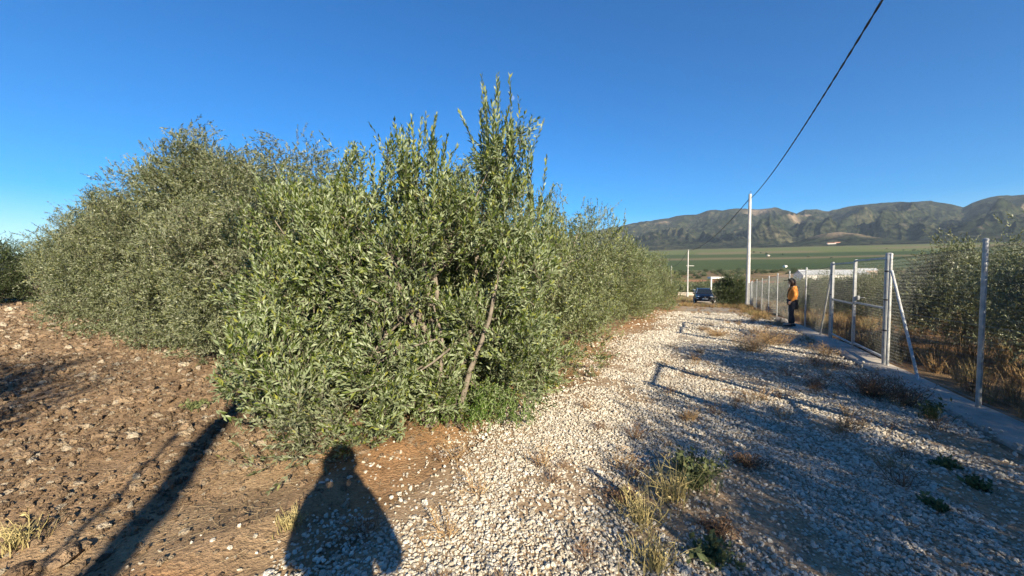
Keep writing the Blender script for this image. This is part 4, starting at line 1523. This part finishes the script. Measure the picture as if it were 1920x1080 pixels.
def build_car():
    x, y = gpt(1319, 568)
    root = thing('parked_car', (x, y, H1(x, y)), 'dark navy compact SUV parked facing the camera at the end of the gravel track', 'car')
    az = math.atan2(-y, -x) - R(90) + R(4)           # front (+Y local) looks at the camera, turned a little
    root.rotation_euler = (0, 0, az)
    # lower body: stations along the length, rounded half sections
    st = [(-2.10, .70, .42, .80, .95), (-2.02, .86, .34, .85, 1.02), (-1.5, .90, .26, .92, 1.04), (0, .91, .24, .90, 1.02), (1.0, .91, .24, .88, 1.00), (1.55, .90, .26, .84, .965), (1.95, .84, .30, .74, .90), (2.10, .70, .38, .62, .80)]
    rings = []
    for (yy, wd, zb, zs, zt) in st:
        half = [(wd * .80, zb), (wd * .97, zb + .08), (wd, (zb + zs) / 2), (wd * .97, zs), (wd * .88, zt), (wd * .45, zt + .03)]
        ring = [(px_, yy, pz_) for (px_, pz_) in half] + [(-px_, yy, pz_) for (px_, pz_) in reversed(half)]
        rings.append(ring)
    mb = MB(); mb.loft(rings)
    body = mb.build('body', M['car_paint'], root, True)
    body.modifiers.new('sub', 'SUBSURF').render_levels = 2
    body.modifiers['sub'].levels = 1
    # cabin
    cab = [(-2.0, .74, 1.0, .72, 1.08), (-1.75, .80, 1.0, .62, 1.44), (-1.2, .83, 1.0, .62, 1.55), (-.3, .83, 1.0, .62, 1.57), (.25, .83, 1.0, .60, 1.51), (1.02, .80, .98, .74, 1.02)]
    rings = []
    for (yy, wb, zb, wt, zt) in cab:
        half = [(wb, zb - .06), (wb * .98, zb + (zt - zb) * .3), (wt + .05, zt - (zt - zb) * .16), (wt, zt)]
        rings.append([(a_, yy, c_) for a_, c_ in half] + [(-a_, yy, c_) for a_, c_ in reversed(half)])
    mb = MB(); mb.loft(rings)
    mb.build('cabin', M['car_paint'], root, True)
    # windscreen and side windows
    mb = MB(); mb.loft([[(-.70, .98, 1.055), (.70, .98, 1.055), (.70, .965, 1.04), (-.70, .965, 1.04)], [(-.55, .30, 1.505), (.55, .30, 1.505), (.55, .285, 1.49), (-.55, .285, 1.49)]])
    mb.build('windscreen', M['car_glass'], root)
    for sx in (-1, 1):
        mb = MB()
        for (y0, y1) in ((-.42, .42), (-1.35, -.50)):
            y1t = .12 if y1 > 0 else y1
            mb.loft([[(sx * .845, y0, 1.05), (sx * .845, y1, 1.05), (sx * .83, y1, 1.05), (sx * .83, y0, 1.05)],
                     [(sx * .70, y0, 1.46), (sx * .70, y1t, 1.46), (sx * .685, y1t, 1.46), (sx * .685, y0, 1.46)]])
        mb.build('side_window', M['car_glass'], root)
        mb = MB(); mb.ball((sx * 1.0, .62, 1.06), (.12, .06, .075), 12, 8)
        mb.build('mirror', M['car_paint'], root, True)
        mb = MB(); mb.ball((sx * .60, 1.985, .79), (.21, .10, .055), 14, 8)
        mb.build('headlight', M['lamp'], root, True)
        mb = MB(); mb.ball((sx * .68, 2.02, .56), (.12, .05, .04), 12, 8)
        mb.build('fog_light', M['lamp'], root, True)
        mb = MB(); mb.tube([(sx * .60, .33, 1.515), (sx * .76, .98, 1.075)], .022, 6)
        mb.build('pillar', M['rim'], root)
        mb = MB(); mb.tube([(sx * .60, -1.5, 1.545), (sx * .60, -.9, 1.60), (sx * .59, .0, 1.59), (sx * .59, .2, 1.54)], .016, 6)
        mb.build('roof_rail', M['rim'], root)
        for yy in (-1.30, 1.30):
            mb = MB()
            mb.loft([[(sx * (.70 + dx), yy + math.cos(a_) * rr, .335 + math.sin(a_) * rr) for a_ in np.linspace(0, 6.283, 20, endpoint=False)] for dx, rr in ((0, .26), (0.0, .32), (.04, .335), (.19, .335), (.225, .32), (.225, .23))])
            wh = mb.build('wheel', M['tyre'], root, True)
            mb = MB()
            mb.loft([[(sx * (.915 + dx), yy + math.cos(a_) * rr, .335 + math.sin(a_) * rr) for a_ in np.linspace(0, 6.283, 20, endpoint=False)] for dx, rr in ((0, .22), (.015, .21), (.018, .05))])
            for k in range(5):
                a_ = k * 1.2566
                mb.tube([(sx * .94, yy, .335), (sx * .94, yy + math.cos(a_) * .2, .335 + math.sin(a_) * .2)], .022, 5)
            mb.build('rim', M['rim'], wh)
    mb = MB(); mb.box((0, 2.075, .70), (1.0, .05, .07)); mb.build('grille', M['black'], root, bevel=.01)
    mb = MB(); mb.box((0, 2.085, .45), (1.15, .05, .16)); mb.build('bumper_intake', M['black'], root, bevel=.02)
    mb = MB(); mb.box((0, 2.10, .335), (1.0, .05, .03)); mb.build('skid_plate', M['rim'], root)
    mb = MB(); mb.tube([(0, 2.105, .735), (0, 2.118, .735)], .062, 20); lg = mb.build('emblem', M['chrome'], root)
    mb = MB()
    for q in (((-.035, .765), (-.012, .705), (0, .735)), ((0, .735), (.012, .705), (.035, .765))):
        mb.tube([(a_, 2.121, c_) for a_, c_ in q], .005, 4)
    mb.build('emblem_mark', M['ink'], lg)
    mb = MB(); mb.box((0, 2.122, .555), (.52, .012, .11)); pl = mb.build('licence_plate', M['plate'], root)
    mb = MB()
    for k in range(7):
        xx = .20 - k * .062 - (.02 if k > 3 else 0)
        mb.box((xx, 2.1295, .555), (.010, .002, .07)); mb.box((xx - .026, 2.1295, .555), (.010, .002, .07)); mb.box((xx - .013, 2.1295, .585 if k % 2 else .525), (.03, .002, .010))
    mb.build('plate_characters', M['ink'], pl)['kind'] = 'stuff'
    return root


build_car()

# ------------------------------------------------------------------ people
M['skin'] = simple('skin', (.50, .31, .22), .55, 0, .06, 6, 0, .4)
M['orange'] = simple('orange_jacket', (.72, .27, .05), .8, 0, .18, 9, .3)
M['trousers'] = simple('blue_grey_trousers', (.035, .037, .045), .85, 0, .2, 10, .2)
M['hair'] = simple('dark_hair', (.035, .018, .012), .6, 0, .4, 20, .5)
M['cap'] = simple('black_cap', (.018, .018, .018), .8)
M['shirt'] = simple('photographer_shirt', (.20, .22, .26), .85)


def skin_mesh(name, verts, edges, rad, root=0, sub=2):
    me = bpy.data.meshes.new(name)
    me.from_pydata(verts, edges, [])
    o = bpy.data.objects.new(name, me)
    COL.objects.link(o)
    sk = o.modifiers.new('skin', 'SKIN'); sk.use_smooth_shade = True
    sb = o.modifiers.new('sub', 'SUBSURF'); sb.levels = sub; sb.render_levels = sub
    lay = me.skin_vertices[0].data
    for i, r in enumerate(rad):
        lay[i].radius = r if hasattr(r, '__len__') else (r, r)
        lay[i].use_root = (i == root)
    dg = bpy.context.evaluated_depsgraph_get(); dg.update()
    ev = bpy.data.meshes.new_from_object(o.evaluated_get(dg))
    bpy.data.objects.remove(o)
    ev.polygons.foreach_set('use_smooth', np.ones(len(ev.polygons), dtype=bool))
    return ev


def person(loc, heading, label, pose, cloth, height=1.70, cap=True, bag=True, loose=0.0):
    """local space: faces +Y, X to its right"""
    k = height / 1.72
    root = thing('person', loc, label, 'person', None, heading)
    root.scale = (k, k, k)
    J = dict(pel=(0, 0, .95), bel=(0, .01, 1.08), che=(0, 0, 1.28), nk0=(0, -.01, 1.45), nk1=(0, .012, 1.52), hd0=(0, .03, 1.58), hd1=(0, .025, 1.65), hd2=(0, .02, 1.71))
    for sd_, sg in (('l', -1), ('r', 1)):
        J.update({sd_ + 'sh': (sg * .175, -.01, 1.40), sd_ + 'hip': (sg * .095, 0, .90), sd_ + 'kn': (sg * .105, .02, .49), sd_ + 'an': (sg * .11, -.02, .09), sd_ + 'toe': (sg * .125, .14, .035)})
    J.update(pose)
    keys = list(J); ix = {q: i for i, q in enumerate(keys)}
    ch = [('pel', 'bel'), ('bel', 'che'), ('che', 'nk0'), ('nk0', 'nk1'), ('nk1', 'hd0'), ('hd0', 'hd1'), ('hd1', 'hd2')]
    for sd_ in 'lr':
        ch += [('che', sd_ + 'sh'), (sd_ + 'sh', sd_ + 'el'), (sd_ + 'el', sd_ + 'wr'), (sd_ + 'wr', sd_ + 'pa'), ('pel', sd_ + 'hip'), (sd_ + 'hip', sd_ + 'kn'), (sd_ + 'kn', sd_ + 'an'), (sd_ + 'an', sd_ + 'toe')]
    RD = dict(pel=(.135, .105), bel=(.125, .095), che=(.15, .105), nk0=.062, nk1=.052, hd0=(.072, .085), hd1=(.078, .098), hd2=(.055, .07))
    for sd_ in 'lr':
        RD.update({sd_ + 'sh': .062, sd_ + 'el': .042, sd_ + 'wr': .027, sd_ + 'pa': (.036, .018), sd_ + 'hip': .088, sd_ + 'kn': .058, sd_ + 'an': .038, sd_ + 'toe': (.042, .03)})
    V = [J[q] for q in keys]
    me = skin_mesh('body', V, [(ix[a], ix[b_]) for a, b_ in ch], [RD[q] for q in keys])
    # fingers, nose, ears joined into the same body mesh
    mb = MB()
    for sd_, sg in (('l', -1), ('r', 1)):
        pa = Vector(J[sd_ + 'pa']); d = (pa - Vector(J[sd_ + 'wr'])).normalized()
        acr = d.cross(Vector((sg, 0, 0)))
        if acr.length < .2: acr = Vector((0, 1, 0))
        acr = acr.normalized()
        curl = d.cross(acr).normalized() * (-sg)
        for f_ in range(4):
            st_ = pa + acr * (.030 - f_ * .019) - d * .01
            L = (.072, .080, .074, .058)[f_]
            mb.tube([st_, st_ + d * L * .5 + curl * .008, st_ + d * L * .8 + curl * .028, st_ + d * L * .85 + curl * .05], [.0095, .009, .0085, .006], 6)
        th = pa - d * .05 + acr * .028
        mb.tube([th, th + d * .03 + acr * .022, th + d * .06 + acr * .026 + curl * .012], [.012, .0105, .007], 6)
    h1_ = Vector(J['hd1'])
    mb.tube([h1_ + Vector((0, .085, .01)), h1_ + Vector((0, .112, -.022)), h1_ + Vector((0, .095, -.032))], [.007, .013, .009], 6)
    for sg in (-1, 1):
        mb.ball(h1_ + Vector((sg * .08, -.005, -.012)), (.010, .02, .032), 8, 6)
    bm = bmesh.new(); bm.from_mesh(me)
    tmp = bpy.data.meshes.new('tmp'); tmp.from_pydata(mb.v, [], mb.f); bm.from_mesh(tmp)
    me2 = bpy.data.meshes.new('body'); bm.to_mesh(me2); bm.free()
    me2.polygons.foreach_set('use_smooth', np.ones(len(me2.polygons), dtype=bool))
    link('body', me2, M['skin'], root)

    def garment(name, chain, extra, mat, rootk):
        ks = []
        for a, b_ in chain:
            for q in (a, b_):
                if q not in ks: ks.append(q)
        jj = {q: i for i, q in enumerate(ks)}
        rd = []
        for q in ks:
            r = RD[q]; e = extra.get(q, .016) + (loose if name == 'jacket' and q[1:] not in ('wr', 'k0') else 0)
            rd.append(tuple(v + e for v in r) if hasattr(r, '__len__') else r + e)
        g_ = skin_mesh(name, [J[q] for q in ks], [(jj[a], jj[b_]) for a, b_ in chain], rd, jj[rootk])
        return link(name, g_, mat, root)
    up = [('pel', 'bel'), ('bel', 'che'), ('che', 'nk0')]
    for sd_ in 'lr':
        up += [('che', sd_ + 'sh'), (sd_ + 'sh', sd_ + 'el'), (sd_ + 'el', sd_ + 'wr')]
    garment('jacket', up, {'pel': .03, 'bel': .035, 'che': .028, 'nk0': .012, 'lwr': .014, 'rwr': .014, 'lel': .022, 'rel': .022, 'lsh': .022, 'rsh': .022}, cloth[0], 'che')
    lo_ = []
    for sd_ in 'lr':
        lo_ += [('pel', sd_ + 'hip'), (sd_ + 'hip', sd_ + 'kn'), (sd_ + 'kn', sd_ + 'an')]
    garment('trousers', lo_, {'pel': .012, 'lkn': .026, 'rkn': .026, 'lan': .036, 'ran': .036}, cloth[1], 'pel')
    for sd_, sg in (('l', -1), ('r', 1)):
        a_ = Vector(J[sd_ + 'an']); t_ = Vector(J[sd_ + 'toe'])
        f_ = (t_ - a_); f_.z = 0; f_.normalize(); sdv = f_.cross(Vector((0, 0, 1)))
        mb = MB(); rings = []
        for (u_, wd, ht) in ((-.075, .030, .075), (-.05, .042, .10), (.03, .046, .095), (.12, .052, .062), (.18, .048, .05), (.215, .028, .032)):
            c_ = Vector((a_.x, a_.y, 0)) + f_ * u_
            rings.append([c_ + sdv * wd, c_ + sdv * wd * .9 + Vector((0, 0, ht * .7)), c_ + sdv * wd * .4 + Vector((0, 0, ht)), c_ - sdv * wd * .4 + Vector((0, 0, ht)), c_ - sdv * wd * .9 + Vector((0, 0, ht * .7)), c_ - sdv * wd])
        mb.loft(rings); mb.build('shoe', M['black'], root, True)
    # hair: back and sides of the head, down to the shoulders
    rng_ = np.random.default_rng(9)
    hc = Vector(J['hd1']) + Vector((0, -.018, .0))

    def hf(p):
        w_ = 1 + .09 * math.sin(p.x * 90) * math.sin(p.z * 70 + 1) + .05 * math.sin(p.y * 120)
        q = Vector((p.x * w_, p.y * w_, p.z * w_))
        if p.y > .06 and p.z < .05: q.y = .055
        if p.z < -.05: q.y -= .012
        return q
    mb = MB(); mb.ball(hc + Vector((0, 0, -.02 if cap else .012)), (.112 + loose * 1.2, .120 + loose * .6, .150 if cap else .135), 18, 14, hf)
    mb.build('hair', M['hair'], root, True)
    eyes = Vector(J['hd1'])
    for sg in (-1, 1):
        mb = MB(); mb.ball(eyes + Vector((sg * .032, .088, .004)), .0105, 8, 6)
        mb.build('eye', M['ink'], root, True)
    mb = MB(); mb.box(eyes + Vector((0, .090, -.060)), (.045, .012, .010)); mb.build('mouth', M['tile_roof'], root)
    if cap:
        mb = MB()
        cc_ = Vector(J['hd2'])
        mb.ball(cc_ + Vector((0, -.005, -.012)), (.108, .122, .085), 18, 12, lambda p: Vector((p.x, p.y, max(p.z, -.012))))
        rings = []
        for (yy, wd, zz) in ((.09, .085, .0), (.15, .082, -.006), (.20, .06, -.016), (.215, .03, -.02)):
            rings.append([cc_ + Vector((-wd, yy, zz - .014)), cc_ + Vector((0, yy + .008, zz + .006)), cc_ + Vector((wd, yy, zz - .014)), cc_ + Vector((0, yy + .008, zz - .006))])
        mb.loft(rings)
        mb.build('cap', M['cap'], root, True)
    if bag:
        mb = MB()
        mb.tube([(-.13, .10, 1.40), (0, .145, 1.28), (.10, .14, 1.10), (.17, .06, .95), (.15, -.10, .90)], .014, 6)
        mb.tube([(-.13, .10, 1.40), (-.12, -.02, 1.475), (-.02, -.14, 1.32), (.08, -.16, 1.08), (.15, -.12, .90)], .014, 6)
        mb.build('bag_strap', M['black'], root)
        mb = MB(); mb.loft([[(.07, -.20, .62), (.25, -.18, .62), (.25, -.09, .62), (.07, -.10, .62)], [(.05, -.22, .75), (.27, -.20, .75), (.27, -.06, .75), (.05, -.09, .75)], [(.08, -.17, .93), (.24, -.16, .93), (.24, -.10, .93), (.08, -.10, .93)]])
        mb.build('shoulder_bag', M['black'], root, False, bevel=.02)
    return root


px_, py_ = xy(16.95, 2.68)
sp_s, sp_n = sn(px_, py_)
# stands on the kerb, looking left and down
pz_ = H1(*xy(sp_s, 2.9)) + .055
person((px_, py_, pz_), math.atan2(.35, -.93) - R(90),
       'person in orange jacket, black cap and dark trousers standing by the fence looking left', dict(
           hd0=(0, .045, 1.575), hd1=(0, .055, 1.64), hd2=(0, .06, 1.705),
           lel=(-.235, -.03, 1.13), lwr=(-.20, .10, .93), lpa=(-.185, .135, .86),
           rel=(.235, -.06, 1.13), rwr=(.225, .03, .90), rpa=(.215, .05, .83),
           lkn=(-.10, .06, .49), lan=(-.10, .08, .09), ltoe=(-.11, .23, .035), rkn=(.10, .01, .49), ran=(.11, -.07, .09), rtoe=(.13, .08, .035)),
       (M['orange'], M['trousers']), 1.68, loose=.022)
# the photographer, whose shadow lies in the foreground
person((.15, -.42, H1(.15, -.42)), 0.0, 'photographer standing behind the camera, whose long shadow lies on the gravel', dict(
    lel=(-.27, .08, 1.08), lwr=(-.245, .31, 1.44), lpa=(-.225, .335, 1.495), rel=(.26, .08, 1.08), rwr=(-.05, .31, 1.44), rpa=(-.07, .335, 1.495)),
       (M['shirt'], M['trousers']), 1.80, cap=False, bag=False, loose=.016)
ph = MB(); ph.box((0, -.022, CAM_H), (.15, .009, .073))
tag(ph.build('phone', M['black'], None, bevel=.002), 'black phone held up by the photographer behind the viewpoint', 'phone')


# ------------------------------------------------------------------ buildings in the valley
def shed(name, px, py_base, depth, w_, d_, h_, rh, rz, wall, roof, label, windows=0, door=True, cat='building', flat=False):
    p = at(px, py_base, depth)
    z = H1(p.x, p.y)
    root = thing(name, (p.x, p.y, z - .2), label, cat, None, rz)
    mb = MB()
    if flat:
        mb.box((0, 0, h_ / 2), (w_, d_, h_))
    else:
        prof = [(-d_ / 2, 0), (d_ / 2, 0), (d_ / 2, h_), (0, h_ + rh), (-d_ / 2, h_)]
        mb.loft([[(-w_ / 2, a_, c_) for a_, c_ in prof], [(w_ / 2, a_, c_) for a_, c_ in prof]])
    mb.build('wall', M[wall], root)
    if flat:
        mb = MB(); mb.box((0, 0, h_ + .12), (w_ + .4, d_ + .4, .2)); mb.build('roof', M[roof], root)
    else:
        npan = max(4, int(w_ / 2.2))
        sl_ = math.hypot(d_ / 2, rh)
        for sg in (-1, 1):
            Mx = Matrix.Rotation(-sg * math.atan2(rh, d_ / 2), 3, 'X')
            for k in range(npan):
                xx = -w_ / 2 - .3 + (k + .5) * (w_ + .6) / npan
                mb = MB(); mb.box(Vector((xx, sg * d_ / 4, h_ + rh / 2 + .09 + (.02 if k % 2 else 0))), ((w_ + .6) / npan - .06, sl_ + .5, .08), Mx)
                mb.build('roof_panel', M[roof], root)
    for k in range(windows):
        xx = -w_ / 2 + (k + .5) * w_ / windows
        mb = MB(); mb.box((xx, -d_ / 2 - .02, h_ * .6), (w_ / windows * .3, .06, h_ * .28)); wi = mb.build('window', M['dark_open'], root)
        mb = MB(); mb.box((xx, -d_ / 2 - .06, h_ * .44), (w_ / windows * .36, .1, .08)); mb.build('sill', M[wall], wi)
    if door:
        mb = MB(); mb.box((w_ * .38, -d_ / 2 - .03, h_ * .3), (w_ * .07 + .6, .08, h_ * .6)); mb.build('door', M['dark_open'], root)
    return root


shed('warehouse', 1556, 519, 175, 24, 13, 4.6, 2.2, R(-20), 'white_wall', 'grey_roof', 'long white warehouse with a pale grey pitched roof behind the gate', 5)
shed('farm_house', 1622, 506, 240, 10, 6, 4, 1.2, R(-25), 'pink_wall', 'grey_roof', 'small pinkish farm house right of the warehouse', 3)
shed('white_store', 1316, 538, 98, 3.2, 2.4, 1.35, 0, R(-12), 'white_wall', 'white_wall', 'small white flat block just above the car roof', 0, False, 'building', True)
shed('distant_house', 1440, 483, 900, 6, 5, 2.4, .8, 0.2, 'pink_wall', 'grey_roof', 'tiny pale house in the green fields right of the pole', 2)
shed('distant_house', 1472, 503, 480, 4, 3, 2, .6, 0.4, 'white_wall', 'grey_roof', 'tiny white shed at the lower edge of the green fields', 1)
shed('hill_farm', 1558, 470, 1620, 28, 16, 8, 4, -.4, 'white_wall', 'tile_roof', 'left white farm house at the foot of the bare hill', 4)
shed('hill_farm', 1570, 470, 1640, 20, 14, 10, 4, -.2, 'white_wall', 'tile_roof', 'right white farm house at the foot of the bare hill', 3)
# open white porch: long beam on pillars
pb = at(1350, 526, 125)
pr = thing('white_porch', (pb.x, pb.y, H1(pb.x, pb.y)), 'low white porch with a long flat roof beam right behind the car', 'building', None, R(-8))
hgt = at(1350, 519, 125).z - H1(pb.x, pb.y)
mb = MB(); mb.box((0, 0, hgt - .3), (6.6, 3.2, .55)); mb.build('roof', M['white_wall'], pr)
for xx in (-3.1, 2.2):
    mb = MB(); mb.box((xx, -1.3, (hgt - .6) / 2), (.3, .3, hgt - .58)); mb.build('pillar', M['white_wall'], pr)
mb = MB(); mb.box((2.85, -.1, (hgt - .6) / 2), (.6, 2.9, hgt - .58)); mb.build('end_wall', M['white_wall'], pr)
# low boundary wall
wb = at(1310, 541, 92)
wr = thing('boundary_wall', (wb.x - 3, wb.y, H1(wb.x, wb.y)), 'low pale wall beyond the car, left of the white block', 'wall')
mb = MB(); mb.box((0, 0, .35), (4, .25, .7)); mb.build('wall', M['kerb'], wr)
mb = MB(); mb.box((0, 0, .74), (4.1, .34, .08)); mb.build('coping', M['kerb'], wr)

# far scrub and tree belts of the valley, one mass
fm = build_tree_meshes('scrub', ell_bush(rg, 1.0, 1.25, True, 6), 70, 6, .17, .3, 5, 97, 'leaf_dark', 'bark_dark', fold=False, up=.3, jit=.7, spread=.16)
fsrc = bpy.data.objects.new('scrub_source', fm[0])
fo = build_tree_meshes('scrubo', ell_bush(rg, 1.0, 1.25, True, 6), 70, 6, .17, .3, 5, 98, 'leaf_old', 'bark_dark', fold=False, up=.3, jit=.7, spread=.16)
fsrc2 = bpy.data.objects.new('scrub_source', fo[0])
nf = 2600
s_ = np.concatenate([rng.uniform(100, 200, 500), rng.uniform(200, 420, 1100), rng.uniform(420, 1500, 500), rng.uniform(55, 130, 500)])
n_ = np.concatenate([rng.uniform(-60, 130, 500), rng.uniform(-150, 330, 1100), rng.uniform(-500, 1200, 500), rng.uniform(8, 110, 500)])
X, Y = xy(s_, n_)
cl = fbm(X * .015, Y * .015, 3, 170)
fld = s_ > 420
kp = np.where(fld, np.abs(np.mod(n_ + s_ * .15, 310) - 10) < 22, cl > .44)
kp |= (s_ < 130) & (n_ > 8)
kp &= ~((np.abs(n_ - .5) < 7) & (s_ < 125))
X = X[kp]; Y = Y[kp]; s_ = s_[kp]
sc = rng.uniform(.9, 2.3, len(X)) * np.where(s_ > 420, 1.5, 1.0)
ty = rng.random(len(X)) < .5
for q, src, nm, lb in ((ty, fsrc, 'valley_scrub', 'dark scrub and trees scattered over the valley floor'), (~ty, fsrc2, 'valley_olives', 'grey-green far olives and bushes on the valley floor')):
    o = scatter(nm, np.stack([X[q], Y[q], hfun(X[q], Y[q]) - .1], -1), np.stack([np.zeros(q.sum()), np.zeros(q.sum()), rng.uniform(0, 6.28, q.sum())], -1), np.stack([sc[q] * 1.2, sc[q] * 1.2, sc[q]], -1), src)
    tag(o, lb, 'scrub', kind='stuff')


# ------------------------------------------------------------------ the air
m = bpy.data.materials.new('air_haze'); m.use_nodes = True; t = m.node_tree
t.nodes.remove(t.nodes['Principled BSDF'])
pv = t.nodes.new('ShaderNodeVolumePrincipled')
pv.inputs['Color'].default_value = (.62, .80, 1.0, 1)
pv.inputs['Density'].default_value = 0.00005
pv.inputs['Anisotropy'].default_value = 0.0
t.links.new(pv.outputs[0], t.nodes['Material Output'].inputs['Volume'])
mb = MB(); mb.box((0, 0, 440), (18400, 18400, 940))
tag(mb.build('haze', m), 'thin bluish air between the camera and the mountains', 'haze', kind='stuff')
